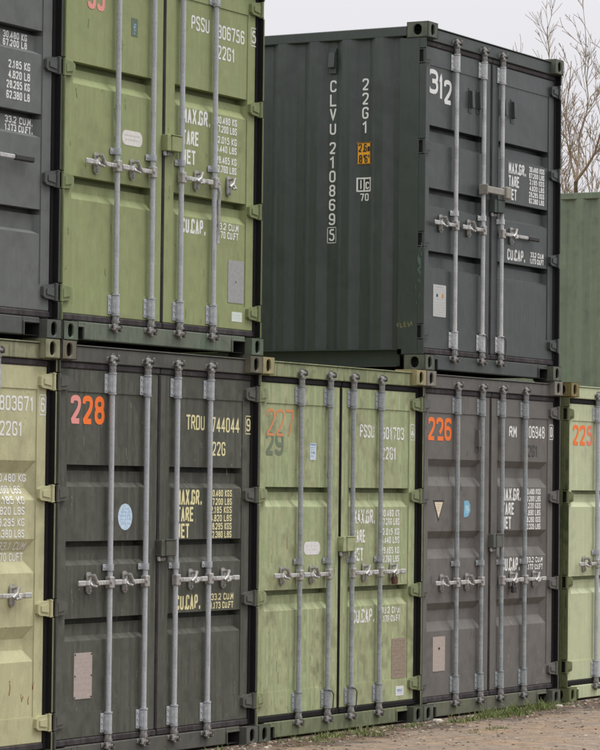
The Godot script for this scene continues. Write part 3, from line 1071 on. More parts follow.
func make_materials() -> void:
	M.galv = paint(c8(182, 186, 190), {"seed": 3, "mottle": 0.25, "streak": 0.2, "fine": 0.16, "alt": c8(140, 141, 143), "alt_k": 0.5, "rough": 0.5, "dents": 0.3})
	M.galv_bright = paint(c8(198, 200, 201), {"seed": 31, "mottle": 0.25, "streak": 0.25, "fine": 0.16, "alt": c8(160, 158, 154), "alt_k": 0.5, "rust": 0.03, "rough": 0.5, "dents": 0.3})
	M.galv_dull = paint(c8(160, 165, 167), {"seed": 32, "mottle": 0.3, "streak": 0.3, "fine": 0.2, "alt": c8(116, 116, 114), "alt_k": 0.6, "rust": 0.08, "rough": 0.6, "dents": 0.3})
	M.zinc = paint(c8(196, 196, 194), {"seed": 5, "mottle": 0.3, "fine": 0.25, "alt": c8(120, 115, 110), "alt_k": 0.6, "rough": 0.42, "dents": 0.3})
	M.zinc.metallic = 0.35
	M.iron = paint(c8(160, 159, 156), {"seed": 6, "mottle": 0.5, "fine": 0.5, "alt": c8(58, 54, 50), "alt_k": 0.9, "rust": 0.08, "rough": 0.55})
	M.iron.metallic = 0.25
	M.rubber = paint(c8(32, 30, 31), {"seed": 8, "fine": 0.2, "rough": 0.75})
	M.rubber_grey = paint(c8(60, 55, 57), {"seed": 9, "fine": 0.25, "streak": 0.25, "alt": c8(81, 78, 76), "alt_k": 0.4, "rough": 0.7})
	M.black = std(c8(44, 43, 43), 0.6)
	M.wire = std(c8(52, 48, 45), 0.6)
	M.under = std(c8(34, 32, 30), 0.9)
	M.white = std(c8(226, 226, 222), 0.6)
	M.cream = std(c8(222, 214, 164), 0.6)
	M.grey_ink = std(c8(58, 58, 58), 0.7)
	M.orange = std(c8(246, 118, 40), 0.55)
	M.orange_faded = std(c8(208, 136, 88), 0.65)
	M.pink = std(c8(226, 148, 140), 0.6)
	M.coral = std(c8(232, 126, 104), 0.6)
	M.old_grey = std(c8(108, 120, 98), 0.7)
	M.bark = paint(c8(92, 83, 67), {"seed": 21, "mottle": 0.4, "fine": 0.3, "alt": c8(99, 99, 62), "alt_k": 0.7, "rough": 0.9})
	M.twig = paint(c8(148, 130, 114), {"seed": 22, "mottle": 0.3, "alt": c8(104, 101, 71), "alt_k": 0.7, "rough": 0.9})

func make_containers() -> void:
	var three := [[1.703, 1.838], [1.222, 1.370], [0.760, 0.898]]
	var two := [[1.580, 1.716], [0.872, 1.014]]
	var four_rods := [[0.622, "left"], [1.035, "left"], [1.403, "right"], [1.816, "right"]]
	var low := "containers standing on the ground"
	var upp := "containers stacked on the lower row"
	var rusty_cast := paint(c8(133, 124, 85), {"seed": 40, "mottle": 0.3, "alt": c8(106, 62, 40), "alt_k": 0.8, "rust": 0.55, "fine": 0.2})

	# --- 803671, pale khaki green, lower row
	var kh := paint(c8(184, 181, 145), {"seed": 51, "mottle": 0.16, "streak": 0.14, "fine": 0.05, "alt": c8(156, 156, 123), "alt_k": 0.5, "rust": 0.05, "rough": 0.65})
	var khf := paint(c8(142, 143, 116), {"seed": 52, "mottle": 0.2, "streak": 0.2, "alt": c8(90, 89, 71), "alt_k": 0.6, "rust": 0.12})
	var o := {"called": "shipping_container", "at": Vector3(-2.45, 0, 0), "shift": Vector3(0.3, 0, 0), "label": "pale khaki green container numbered 803671, at the picture's lower left edge", "group": low,
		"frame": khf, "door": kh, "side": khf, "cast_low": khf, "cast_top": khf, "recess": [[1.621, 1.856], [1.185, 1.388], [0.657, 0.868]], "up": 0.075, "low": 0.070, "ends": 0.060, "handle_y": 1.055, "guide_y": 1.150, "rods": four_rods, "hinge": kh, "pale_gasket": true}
	var c := container(o)
	letter(c, o, [["803671", 1.885, 2.150, 2.246, 2.240, 0.013], ["6", 2.312, 2.150, 2.356, 2.236, 0.011], ["22G1", 1.890, 2.000, 2.130, 2.088, 0.013]], M.white, 0.10, [[2.300, 2.132, 2.368, 2.252]])
	letter(c, o, numbers(["30.480 KG"], 1.890, 2.225, [1.776], 0.048, 0.0085), M.white, 0.12)
	letter(c, o, numbers(["67.200 LBS", "2.185 KG", "4.820 LBS", "28.295 KG", "62.380 LBS"], 1.840, 2.165, [1.706, 1.643, 1.580, 1.512, 1.445], 0.048, 0.0085), M.white, 0.12)
	letter(c, o, numbers(["33.1 CUM", "1.170 CUFT"], 1.89, 2.205, [1.372, 1.306], 0.050, 0.008), M.white, 0.15)

	scuffs(c, o, 1, 208, 7, std(c8(128, 72, 44), 0.9), 1.85, 0.18, 2.34, 0.6)

	# --- 228, dark olive grey, lower row
	var dk := paint(c8(90, 91, 83), {"seed": 61, "mottle": 0.26, "streak": 0.12, "fine": 0.06, "alt": c8(68, 69, 63), "alt_k": 0.8, "rough": 0.6})
	var dkf := paint(c8(93, 93, 88), {"seed": 62, "mottle": 0.2, "streak": 0.2, "alt": c8(79, 79, 64), "alt_k": 0.5, "rust": 0.08, "rough": 0.62})
	o = {"called": "shipping_container", "at": Vector3(0, 0, 0), "shift": Vector3(1.1, 0, 0), "label": "dark olive grey container with pink and orange 228, on the ground", "group": low,
		"frame": dkf, "door": dk, "side": dkf, "cast_low": dkf, "cast_top": paint(c8(104, 102, 89), {"seed": 63, "mottle": 0.3, "rust": 0.12, "alt": c8(96, 85, 68), "alt_k": 0.4}),
		"recess": three, "up": 0.036, "low": 0.030, "ends": 0.014, "rods": four_rods}
	c = container(o)
	digits(c, o, "228", 0.190, 2.088, 0.590, 2.264, 0.034, [M.pink, M.orange, M.orange])
	letter(c, o, [["TRDU", 1.560, 2.080, 1.790, 2.178, 0.013], ["744044", 1.880, 2.072, 2.239, 2.170, 0.013], ["9", 2.324, 2.085, 2.376, 2.170, 0.012], ["22G", 1.890, 1.916, 2.060, 2.008, 0.013],
		["MAX.GR.", 1.455, 1.593, 1.752, 1.692, 0.016], ["TARE", 1.455, 1.485, 1.660, 1.580, 0.016], ["NET", 1.455, 1.378, 1.610, 1.472, 0.016], ["CU.CAP.", 1.455, 0.915, 1.748, 1.012, 0.016]], M.cream, 0.12, [[2.312, 2.068, 2.390, 2.186]])
	letter(c, o, numbers(["30.480 KGS", "67.200 LBS", "2.185 KGS", "4.820 LBS", "28.295 KGS", "62.380 LBS"], 1.87, 2.152, [1.692, 1.637, 1.583, 1.529, 1.475, 1.421], 0.045, 0.0085), M.cream, 0.16)
	letter(c, o, numbers(["33.2 CU.M", "1.173 CU.FT"], 1.89, 2.185, [1.012, 0.956], 0.045, 0.0085), M.cream, 0.16)
	var d0: Node3D = c.get_meta("doors")[0]
	var disc := []
	for i in 28:
		disc.append(Vector2(0.835 + cos(TAU * i / 28.0) * 0.083, 1.517 + sin(TAU * i / 28.0) * 0.083))
	sheet("round_sticker", d0, disc, PANEL_Z, 0.0015, flat_mat(print_tex(48, 48, c8(188, 208, 226), c8(150, 184, 214), [[8, 3, 14, 36], [14, 3, 8, 42], [20, 4, 6, 44], [27, 3, 8, 42], [34, 4, 12, 38]], 3, 0.2)))
	sheet("data_plate", d0, round_rect(0.272, 0.404, 0.474, 0.686, 0.012), PANEL_Z, 0.003, flat_mat(print_tex(64, 96, c8(170, 158, 152), c8(150, 138, 132), [[12, 1, 6, 58], [20, 1, 6, 58], [30, 1, 6, 58], [42, 1, 6, 58], [52, 1, 6, 58], [64, 1, 6, 58], [78, 1, 6, 58]], 4, 0.10), 0.45))
	rivets(d0, 0.282, 0.414, 0.464, 0.676, PANEL_Z + 0.003, M.black)

	scuffs(c, o, 0, 201, 26, std(c8(120, 118, 108), 0.8), 0.1, 0.2, 1.15, 2.3)
	scuffs(c, o, 1, 202, 26, std(c8(120, 118, 108), 0.8), 1.26, 0.2, 2.3, 2.3)

	# --- 227, mossy light green, lower row
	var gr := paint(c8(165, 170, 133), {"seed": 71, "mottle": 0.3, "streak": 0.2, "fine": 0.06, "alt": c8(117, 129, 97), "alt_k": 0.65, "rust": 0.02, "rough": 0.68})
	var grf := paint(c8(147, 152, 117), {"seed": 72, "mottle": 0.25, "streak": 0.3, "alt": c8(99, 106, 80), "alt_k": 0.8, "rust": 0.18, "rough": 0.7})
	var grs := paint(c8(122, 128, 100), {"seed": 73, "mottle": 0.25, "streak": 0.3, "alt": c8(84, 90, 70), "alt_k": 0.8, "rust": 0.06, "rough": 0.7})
	o = {"called": "shipping_container", "at": Vector3(2.433, 0, 0), "shift": Vector3(2.0, 0, 0), "label": "streaked light green container with faded orange 227 over grey 29", "group": low,
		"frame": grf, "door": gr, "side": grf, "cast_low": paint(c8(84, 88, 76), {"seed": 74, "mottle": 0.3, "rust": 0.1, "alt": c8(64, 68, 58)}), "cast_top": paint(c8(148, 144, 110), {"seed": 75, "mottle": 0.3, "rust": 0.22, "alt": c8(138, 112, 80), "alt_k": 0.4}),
		"sill": grs, "recess": two, "up": 0.036, "low": 0.046, "ends": 0.014, "rod_metal": M.galv_dull, "rods": [[0.605, "left"], [1.02, "left"], [1.365, "right"], [1.79, "right"]], "pale_gasket": false}
	c = container(o)
	digits(c, o, "227", 0.165, 2.062, 0.560, 2.246, 0.018, [M.orange_faded, M.orange_faded, M.orange_faded], 0, 0.22)
	digits(c, o, "29", 0.155, 1.930, 0.420, 2.092, 0.030, [M.old_grey, M.old_grey], 0, 0.05)
	letter(c, o, [["PSSU", 1.515, 2.075, 1.734, 2.170, 0.014], ["601703", 1.850, 2.068, 2.200, 2.160, 0.014], ["4", 2.302, 2.090, 2.350, 2.165, 0.012], ["22G1", 1.850, 1.922, 2.078, 2.014, 0.014],
		["MAX.GR.", 1.430, 1.460, 1.745, 1.562, 0.016], ["TARE", 1.430, 1.325, 1.610, 1.418, 0.016], ["NET", 1.430, 1.195, 1.580, 1.288, 0.016], ["CU.CAP.", 1.430, 0.752, 1.748, 0.852, 0.017]], M.white, 0.36, [[2.290, 2.072, 2.360, 2.184]])
	letter(c, o, numbers(["30.480 KG", "67.200 LBS", "2.015 KG", "4.440 LBS", "28.465 KG", "62.760 LBS"], 1.850, 2.140, [1.560, 1.498, 1.425, 1.365, 1.290, 1.228], 0.050, 0.010), M.white, 0.34)
	letter(c, o, numbers(["33.2 CU.M", "1.170 CU.FT"], 1.86, 2.165, [0.856, 0.796], 0.048, 0.010), M.white, 0.38)
	d0 = c.get_meta("doors")[0]
	var d1: Node3D = c.get_meta("doors")[1]
	sheet("label_sticker", d0, round_rect(0.785, 1.905, 0.870, 2.022, 0.006), PANEL_Z, 0.0012, flat_mat(print_tex(32, 48, c8(196, 208, 218), c8(84, 122, 176), [[2, 4, 2, 30], [3, 4, 2, 30], [12, 2, 4, 26], [18, 2, 4, 20], [24, 6, 6, 26], [36, 2, 4, 24]], 7, 0.15)))
	sheet("oval_sticker", d0, round_rect(0.712, 1.248, 0.942, 1.338, 0.040), PANEL_Z, 0.0015, flat_mat(print_tex(64, 28, c8(216, 214, 212), c8(196, 194, 192), [[8, 2, 10, 54], [16, 2, 10, 54]], 8, 0.10)))
	sheet("data_plate", d1, round_rect(2.040, 0.332, 2.258, 0.624, 0.006), PANEL_Z, 0.003, flat_mat(print_tex(64, 96, c8(142, 128, 112), c8(110, 98, 86), [[6, 2, 8, 56], [14, 1, 6, 58], [22, 1, 6, 58], [30, 1, 6, 58], [40, 1, 6, 58], [48, 1, 6, 58], [58, 1, 6, 58], [68, 1, 6, 58], [76, 2, 6, 58], [86, 1, 6, 58]], 9, 0.18), 0.5))
	sheet("square_sticker", d1, round_rect(2.098, 0.205, 2.222, 0.274, 0.003), FRAME_Z, 0.0012, flat_mat(print_tex(48, 32, c8(214, 216, 214), c8(96, 130, 186), [[10, 5, 8, 40], [15, 5, 10, 38], [24, 1, 6, 42]], 10, 0.06)))
	padlock(c.get_meta("rods")[3], Vector3(0.205, 1.095, 0.012), paint(c8(85, 58, 50), {"seed": 77, "rust": 0.5, "mottle": 0.4}))
	seal_wire(c.get_meta("rods")[1], Vector3(0, 0.245, 0))
	seal_wire(c.get_meta("rods")[2], Vector3(0, 0.245, 0))

	scuffs(c, o, 0, 203, 18, std(c8(122, 128, 96), 0.9), 0.1, 0.2, 1.15, 0.85)
	scuffs(c, o, 1, 204, 18, std(c8(124, 130, 98), 0.9), 1.26, 0.2, 2.3, 1.5)
	scuffs(c, o, 0, 205, 6, std(c8(120, 76, 46), 0.9), 0.1, 0.2, 1.15, 2.3)

	# --- 226, warm grey, lower row
	var gy := paint(c8(111, 108, 104), {"seed": 81, "mottle": 0.16, "streak": 0.14, "fine": 0.05, "alt": c8(98, 96, 93), "alt_k": 0.6, "rough": 0.62})
	var gyf := paint(c8(106, 103, 101), {"seed": 82, "mottle": 0.2, "streak": 0.2, "alt": c8(87, 88, 82), "alt_k": 0.6, "rust": 0.06, "rough": 0.65})
	o = {"called": "shipping_container", "at": Vector3(4.866, 0, 0), "shift": Vector3(0.7, 0, 0), "label": "warm grey container with orange 226, standing under the dark green one", "group": low,
		"frame": gyf, "door": gy, "side": gyf, "cast_low": paint(c8(92, 95, 86), {"seed": 83, "mottle": 0.25, "rust": 0.08, "alt": c8(70, 74, 64)}), "cast_top": paint(c8(124, 120, 112), {"seed": 84, "mottle": 0.25, "rust": 0.25, "alt": c8(96, 92, 86)}),
		"sill": paint(c8(108, 108, 96), {"seed": 85, "mottle": 0.25, "streak": 0.3, "alt": c8(90, 94, 74), "alt_k": 0.7}), "recess": [[1.736, 1.938], [1.194, 1.398], [0.653, 0.862]], "up": 0.055, "low": 0.070, "ends": 0.062, "rod_metal": M.galv_dull, "handle_y": 1.010, "guide_y": 1.152, "rods": [[0.600, "left"], [1.025, "left"], [1.385, "right"], [1.806, "right"]],
		"box_paint": paint(c8(99, 101, 95), {"seed": 86, "mottle": 0.2, "alt": c8(80, 84, 76)})}
	c = container(o)
	digits(c, o, "2?6", 0.145, 2.076, 0.560, 2.250, 0.032, [M.orange, M.orange, M.orange])
	letter(c, o, [["RM", 1.562, 2.126, 1.700, 2.214, 0.016], ["06948", 1.925, 2.126, 2.222, 2.222, 0.013], ["0", 2.318, 2.140, 2.360, 2.222, 0.014],
		["MAX.GR.", 1.448, 1.628, 1.775, 1.726, 0.017], ["TARE", 1.448, 1.518, 1.660, 1.614, 0.017], ["NET", 1.448, 1.408, 1.610, 1.504, 0.017], ["CU.CAP.", 1.448, 1.080, 1.765, 1.184, 0.017]], M.white, 0.20, [[2.304, 2.122, 2.374, 2.238]])
	letter(c, o, [["22G1", 1.850, 1.976, 2.092, 2.070, 0.013]], M.grey_ink, 0.10)
	letter(c, o, numbers(["30.480 KGS", "67.200 LBS", "2.220 KGS", "4.890 LBS", "28.260 KGS", "62.305 LBS"], 1.87, 2.156, [1.724, 1.668, 1.613, 1.558, 1.503, 1.448], 0.046, 0.010), M.white, 0.28)
	letter(c, o, numbers(["33.2 CU.M", "1.172 CU.FT"], 1.89, 2.205, [1.184, 1.128], 0.045, 0.010), M.white, 0.32)
	d0 = c.get_meta("doors")[0]
	d1 = c.get_meta("doors")[1]
	sheet("triangle_sticker_border", d0, [Vector2(0.252, 1.630), Vector2(0.344, 1.468), Vector2(0.436, 1.630)], PANEL_Z, 0.0010, M.black)
	sheet("triangle_sticker", d0, [Vector2(0.274, 1.616), Vector2(0.344, 1.494), Vector2(0.414, 1.616)], PANEL_Z + 0.0012, 0.0010, flat_mat(print_tex(48, 42, c8(222, 208, 182), c8(176, 156, 128), [[5, 2, 12, 36], [10, 2, 14, 34], [15, 2, 16, 32], [21, 2, 18, 30]], 12, 0.10)))
	sheet("torn_sticker", d0, [Vector2(0.772, 1.500), Vector2(0.846, 1.506), Vector2(0.884, 1.548), Vector2(0.880, 1.596), Vector2(0.848, 1.628), Vector2(0.778, 1.626)], PANEL_Z, 0.0012, flat_mat(print_tex(40, 48, c8(122, 178, 204), c8(210, 222, 228), [[14, 8, 12, 30], [22, 8, 10, 30], [32, 3, 10, 26]], 13, 0.12)))
	var pl := sheet("data_plate", d0, round_rect(0.268, 0.352, 0.470, 0.610, 0.006), PANEL_Z, 0.003, flat_mat(print_tex(64, 80, c8(172, 160, 152), c8(160, 148, 140), [[10, 1, 8, 56], [20, 1, 8, 56], [44, 1, 8, 56], [60, 1, 8, 56]], 14, 0.10), 0.45))
	var rb := mb()
	rb.tube([Vector3(0.369, 0.522, PANEL_Z + 0.003), Vector3(0.369, 0.522, PANEL_Z + 0.008)], [0.011, 0.008], 8)
	put("bolt", rb.mesh(), M.black, d0)
	vent(d0, 0.985, 2.095, PANEL_Z, gyf)
	vent(d1, 1.440, 2.110, PANEL_Z, gyf)
	padlock(c.get_meta("rods")[2], Vector3(0.195, 0.985, 0.014), M.black)

	scuffs(c, o, 0, 206, 24, std(c8(72, 68, 66), 0.9), 0.1, 0.2, 1.15, 2.3)
	scuffs(c, o, 1, 207, 24, std(c8(150, 144, 138), 0.8), 1.26, 0.2, 2.3, 1.0)

	# --- 225, pale mint green, lower row, across the gap
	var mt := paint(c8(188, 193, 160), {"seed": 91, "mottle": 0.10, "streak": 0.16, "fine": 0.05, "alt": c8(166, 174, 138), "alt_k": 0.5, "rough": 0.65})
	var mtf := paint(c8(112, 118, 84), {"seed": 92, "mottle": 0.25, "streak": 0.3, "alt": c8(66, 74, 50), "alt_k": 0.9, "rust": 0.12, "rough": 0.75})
	o = {"called": "shipping_container", "at": Vector3(7.455, 0, 0), "shift": Vector3(1.6, 0, 0), "label": "pale mint green container with orange 225, its corner casting rusty", "group": low,
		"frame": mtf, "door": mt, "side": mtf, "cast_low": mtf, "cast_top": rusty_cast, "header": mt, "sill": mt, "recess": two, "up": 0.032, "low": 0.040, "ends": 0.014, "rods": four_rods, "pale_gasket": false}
	c = container(o)
	digits(c, o, "225", 0.178, 2.085, 0.590, 2.252, 0.030, [M.orange, M.orange, M.coral])

	# --- slate grey, upper row, far left
	var sg := paint(c8(106, 109, 107), {"seed": 101, "mottle": 0.14, "streak": 0.06, "fine": 0.05, "alt": c8(94, 98, 97), "alt_k": 0.5, "rough": 0.55})
	var sgf := paint(c8(88, 91, 89), {"seed": 102, "mottle": 0.15, "streak": 0.15, "alt": c8(75, 78, 76), "alt_k": 0.6, "rough": 0.55})
	o = {"called": "shipping_container", "at": Vector3(-2.44, H, 0), "shift": Vector3(0.2, 0, 0), "label": "slate grey container stacked on the khaki one numbered 803671", "group": upp,
		"frame": sgf, "door": sg, "side": sgf, "cast_low": paint(c8(89, 92, 87), {"seed": 103, "mottle": 0.2, "rust": 0.08, "alt": c8(72, 76, 70)}), "cast_top": sgf, "recess": [[1.706, 1.853], [1.205, 1.350], [0.625, 0.775]], "up": 0.032, "low": 0.022, "ends": 0.030, "handle_y": 1.060,
		"rods": [[0.560, "left"], [1.030, "left"], [1.480, "long_right"]]}
	c = container(o)
	letter(c, o, numbers(["30.480 KG", "67.200 LB"], 1.905, 2.166, [1.817, 1.770], 0.042, 0.0085), M.white, 0.06)
	letter(c, o, numbers(["2.185 KG", "4.820 LB", "28.295 KG", "62.380 LB"], 1.895, 2.148, [1.640, 1.578, 1.518, 1.456], 0.048, 0.0085), M.white, 0.06)
	letter(c, o, numbers(["33.2 CU.M.", "1.173 CU.FT."], 1.945, 2.230, [1.314, 1.267], 0.042, 0.0085), M.white, 0.06)

	# --- olive green, upper row
	var ol := paint(c8(147, 154, 111), {"seed": 111, "mottle": 0.12, "streak": 0.08, "fine": 0.04, "alt": c8(130, 140, 100), "alt_k": 0.7, "rough": 0.55})
	var olf := paint(c8(131, 140, 100), {"seed": 112, "mottle": 0.15, "streak": 0.15, "alt": c8(100, 112, 82), "alt_k": 0.6, "rust": 0.04, "rough": 0.55})
	var ols := paint(c8(109, 116, 103), {"seed": 113, "mottle": 0.2, "streak": 0.25, "alt": c8(81, 94, 81), "alt_k": 0.8, "rough": 0.55})
	o = {"called": "shipping_container", "at": Vector3(0.012, H, 0), "shift": Vector3(0.9, 0, 0), "label": "olive green container with white 306756, stacked on the one marked 228", "group": upp,
		"frame": olf, "door": ol, "side": olf, "cast_low": paint(c8(98, 107, 93), {"seed": 114, "mottle": 0.2, "rust": 0.12, "alt": c8(75, 85, 71)}), "cast_top": olf, "sill": ols, "recess": two, "up": 0.042, "low": 0.046, "ends": 0.014,
		"rods": [[0.635, "left"], [1.052, "left"], [1.403, "right"], [1.820, "hanging_right"]]}
	c = container(o)
	digits(c, o, "35", 0.310, 2.062, 0.520, 2.232, 0.032, [M.pink, M.pink])
	letter(c, o, [["PSSU", 1.550, 2.094, 1.778, 2.190, 0.013], ["306756", 1.885, 2.080, 2.235, 2.172, 0.013], ["5", 2.328, 2.104, 2.378, 2.190, 0.012], ["22G1", 1.885, 1.944, 2.112, 2.036, 0.013],
		["MAX.GR.", 1.455, 1.478, 1.790, 1.578, 0.017], ["TARE", 1.455, 1.338, 1.655, 1.432, 0.017], ["NET", 1.455, 1.212, 1.620, 1.306, 0.017], ["CU.CAP.", 1.455, 0.764, 1.745, 0.862, 0.017]], M.white, 0.06, [[2.316, 2.086, 2.392, 2.206]])
	letter(c, o, numbers(["30.480 KG", "67.200 LBS", "2.015 KG", "4.440 LBS", "28.465 KG", "62.760 LBS"], 1.875, 2.150, [1.566, 1.508, 1.436, 1.378, 1.304, 1.244], 0.048, 0.009), M.white, 0.08)
	letter(c, o, numbers(["33.2 CU.M", "1.170 CU.FT"], 1.885, 2.185, [0.866, 0.810], 0.048, 0.009), M.white, 0.08)
	d0 = c.get_meta("doors")[0]
	d1 = c.get_meta("doors")[1]
	sheet("oval_sticker", d0, round_rect(0.732, 1.262, 0.968, 1.356, 0.042), PANEL_Z, 0.0015, flat_mat(print_tex(64, 28, c8(218, 214, 208), c8(176, 172, 168), [[8, 3, 8, 56], [16, 3, 10, 54]], 15, 0.06)))
	sheet("label_sticker", d0, round_rect(0.822, 1.955, 0.898, 2.072, 0.004), PANEL_Z, 0.0012, flat_mat(print_tex(32, 48, c8(92, 108, 88), c8(150, 190, 230), [[14, 4, 14, 24], [20, 6, 12, 22], [28, 6, 12, 24], [38, 3, 14, 20]], 16, 0.15)))
	var alu := flat_mat(print_tex(64, 96, c8(160, 160, 158), c8(150, 150, 148), [[10, 1, 8, 56], [40, 1, 8, 56], [70, 1, 8, 56]], 17, 0.10), 0.35)
	alu.metallic = 0.3
	sheet("data_plate", d1, round_rect(2.055, 0.344, 2.262, 0.626, 0.006), PANEL_Z, 0.003, alu)
	var rb2 := mb()
	rb2.tube([Vector3(2.158, 0.486, PANEL_Z + 0.003), Vector3(2.158, 0.486, PANEL_Z + 0.007)], [0.008, 0.006], 8)
	put("bolt", rb2.mesh(), M.iron, d1)
	sheet("square_sticker", d1, round_rect(2.102, 0.220, 2.236, 0.284, 0.003), FRAME_Z, 0.0012, flat_mat(print_tex(48, 32, c8(206, 214, 206), c8(186, 204, 204), [[8, 6, 8, 40], [18, 4, 8, 40]], 18, 0.06)))

	scuffs(c, o, 0, 209, 20, std(c8(104, 112, 76), 0.9), 0.1, 0.2, 1.15, 2.3)
	scuffs(c, o, 1, 210, 24, std(c8(110, 116, 84), 0.9), 1.26, 0.2, 2.3, 1.6)

	# --- 312, dark bottle green, upper row
	var bg := paint(c8(68, 74, 72), {"seed": 121, "mottle": 0.18, "streak": 0.08, "fine": 0.05, "alt": c8(58, 64, 62), "alt_k": 0.8, "rough": 0.38, "gloss": 0.5})
	var bgf := paint(c8(68, 74, 71), {"seed": 122, "mottle": 0.12, "streak": 0.12, "alt": c8(56, 63, 60), "alt_k": 0.5, "rust": 0.03, "rough": 0.42, "gloss": 0.45})
	var bgc := paint(c8(86, 91, 83), {"seed": 124, "mottle": 0.25, "alt": c8(96, 98, 82), "alt_k": 0.5, "rust": 0.15})
	o = {"called": "shipping_container", "at": Vector3(4.836, H, 0), "shift": Vector3(0.4, 0, 0), "label": "dark green container with white 312 and its long side showing", "group": upp,
		"frame": bgf, "door": bg, "side": bg, "cast_low": bgc, "cast_top": bgc, "recess": three, "up": 0.040, "low": 0.022, "ends": 0.020, "rod_metal": M.galv_bright,
		"rods": [[0.560, "left"], [1.035, "left"], [1.366, "long_right"]], "box_paint": paint(c8(80, 87, 83), {"seed": 125, "alt": c8(68, 74, 71)})}
	c = container(o)
	for q in [["3", 0.140, 2.075, 0.300], ["1", 0.322, 2.052, 0.375], ["2", 0.400, 2.022, 0.530]]:
		var b := mb()
		var f := func(p: Vector2, up: float) -> Vector3: return Vector3(p.x, p.y, door_z(o, p.x, p.y) + 0.0014 + up)
		write(b, q[0], q[1], q[2], q[3], q[2] + 0.185, 0.033, f, 0.05, 1.0)
		put("spray_digit", b.mesh(), M.white, c.get_meta("doors")[0])
	letter(c, o, [["MAX.GR.", 1.545, 1.604, 1.850, 1.692, 0.016], ["TARE", 1.545, 1.502, 1.735, 1.590, 0.016], ["NET", 1.545, 1.398, 1.690, 1.486, 0.016], ["CU.CAP.", 1.530, 0.922, 1.845, 1.012, 0.016]], M.white, 0.18)
	letter(c, o, numbers(["30.480 KGS", "67.200 LBS", "2.185 KGS", "4.820 LBS", "28.295 KGS", "62.380 LBS"], 1.922, 2.208, [1.692, 1.642, 1.592, 1.542, 1.492, 1.442], 0.043, 0.010), M.white, 0.22)
	letter(c, o, numbers(["33.2 CU.M", "1.173 CU.FT"], 1.95, 2.205, [1.014, 0.964], 0.043, 0.010), M.white, 0.22)
	d0 = c.get_meta("doors")[0]
	d1 = c.get_meta("doors")[1]
	var plate := print_tex(64, 80, c8(186, 186, 182), c8(140, 140, 138), [[5, 2, 12, 52], [12, 1, 6, 58], [18, 1, 6, 58], [36, 1, 6, 58], [44, 1, 6, 58], [50, 1, 6, 58], [56, 1, 6, 58], [62, 1, 6, 58], [68, 1, 6, 58], [74, 1, 6, 58]], 19, 0.05)
	sheet("data_plate", d0, round_rect(0.250, 0.412, 0.462, 0.652, 0.005), PANEL_Z, 0.003, flat_mat(plate, 0.4))
	sheet("plate_mark", d0, round_rect(0.300, 0.560, 0.326, 0.582, 0.003), PANEL_Z + 0.0032, 0.0008, M.black)
	sheet("plate_mark", d0, round_rect(0.392, 0.556, 0.420, 0.586, 0.003), PANEL_Z + 0.0032, 0.0008, std(c8(190, 140, 60), 0.5))
	vent(d0, 0.850, 2.094, PANEL_Z, bgf)
	vent(d0, 0.985, 2.100, PANEL_Z, bgf)
	vent(d1, 1.440, 2.100, PANEL_Z, bgf)
	vent(d1, 1.600, 2.094, PANEL_Z, bgf)
	seal_wire(c.get_meta("rods")[1], Vector3(0, 0.245, 0))
	seal_wire(c.get_meta("rods")[2], Vector3(0, 0.245, 0))
	# steel lock bar clamped across the two middle rods
	var lb := mb()
	lb.box(Vector3(1.005, 1.402, -0.014), Vector3(1.395, 1.456, 0.010), 0.006)
	lb.box(Vector3(1.320, 1.380, -0.016), Vector3(1.410, 1.474, 0.030), 0.008)
	lb.box(Vector3(0.996, 1.388, -0.058), Vector3(1.010, 1.468, 0.018), 0.004)
	put("lock_bar", lb.mesh(), paint(c8(150, 147, 138), {"seed": 126, "mottle": 0.2, "fine": 0.15, "rough": 0.4}), c)
	# markings on the long side, running down the sheet
	var wall: Node3D = null
	for k in c.get_children():
		if String(k.name).begins_with("side_wall"):
			wall = k
			break
	var on_wall := func(p: Vector2, up: float) -> Vector3: return Vector3(wave(p.x) - 0.002 - up, p.y, p.x)
	var y := 2.196
	for ch in "CLVU 210869":
		if ch == " ":
			y -= 0.038
			continue
		var b := mb()
		write(b, ch, -0.846, y - 0.090, -0.792, y, 0.013, on_wall, 0.0, 1.0)
		put("lettering", b.mesh(), M.white, wall)
		y -= 0.1075
	y -= 0.012
	var b5 := mb()
	write(b5, "5", -0.842, y - 0.090, -0.796, y, 0.012, on_wall, 0.0, 1.0)
	put("lettering", b5.mesh(), M.white, wall)
	b5 = mb()
	write_box(b5, -0.856, y - 0.104, -0.782, y + 0.012, 0.005, on_wall)
	put("lettering_frame", b5.mesh(), M.white, wall)
	y = 2.196
	for ch in "22G1":
		var b := mb()
		write(b, ch, -0.570, y - 0.090, -0.516, y, 0.013, on_wall, 0.0, 1.0)
		put("lettering", b.mesh(), M.white, wall)
		y -= 0.1075
	var yel := mb()
	wrap_patch(yel, -0.604, 1.548, -0.488, 1.716, 0.002)
	put("height_sticker", yel.mesh(), std(c8(238, 168, 30), 0.5), wall)
	var on_yel := func(p: Vector2, up: float) -> Vector3: return Vector3(wave(p.x) - 0.004 - up, p.y, p.x)
	var yt := mb()
	write(yt, "2.6m", -0.594, 1.642, -0.498, 1.704, 0.009, on_yel)
	write(yt, "8'6\"", -0.590, 1.560, -0.502, 1.622, 0.009, on_yel)
	write_box(yt, -0.601, 1.552, -0.491, 1.712, 0.005, on_yel)
	put("lettering", yt.mesh(), M.black, wall)
	var ic := mb()
	wrap_patch(ic, -0.606, 1.343, -0.484, 1.450, 0.002)
	put("code_sticker", ic.mesh(), M.white, wall)
	ic = mb()
	for q in [[-0.594, 1.356, -0.552, 1.438], [-0.540, 1.356, -0.496, 1.438]]:
		wrap_patch(ic, q[0], q[1], q[2], q[3], 0.004)
	put("sticker_field", ic.mesh(), M.black, wall)
	ic = mb()
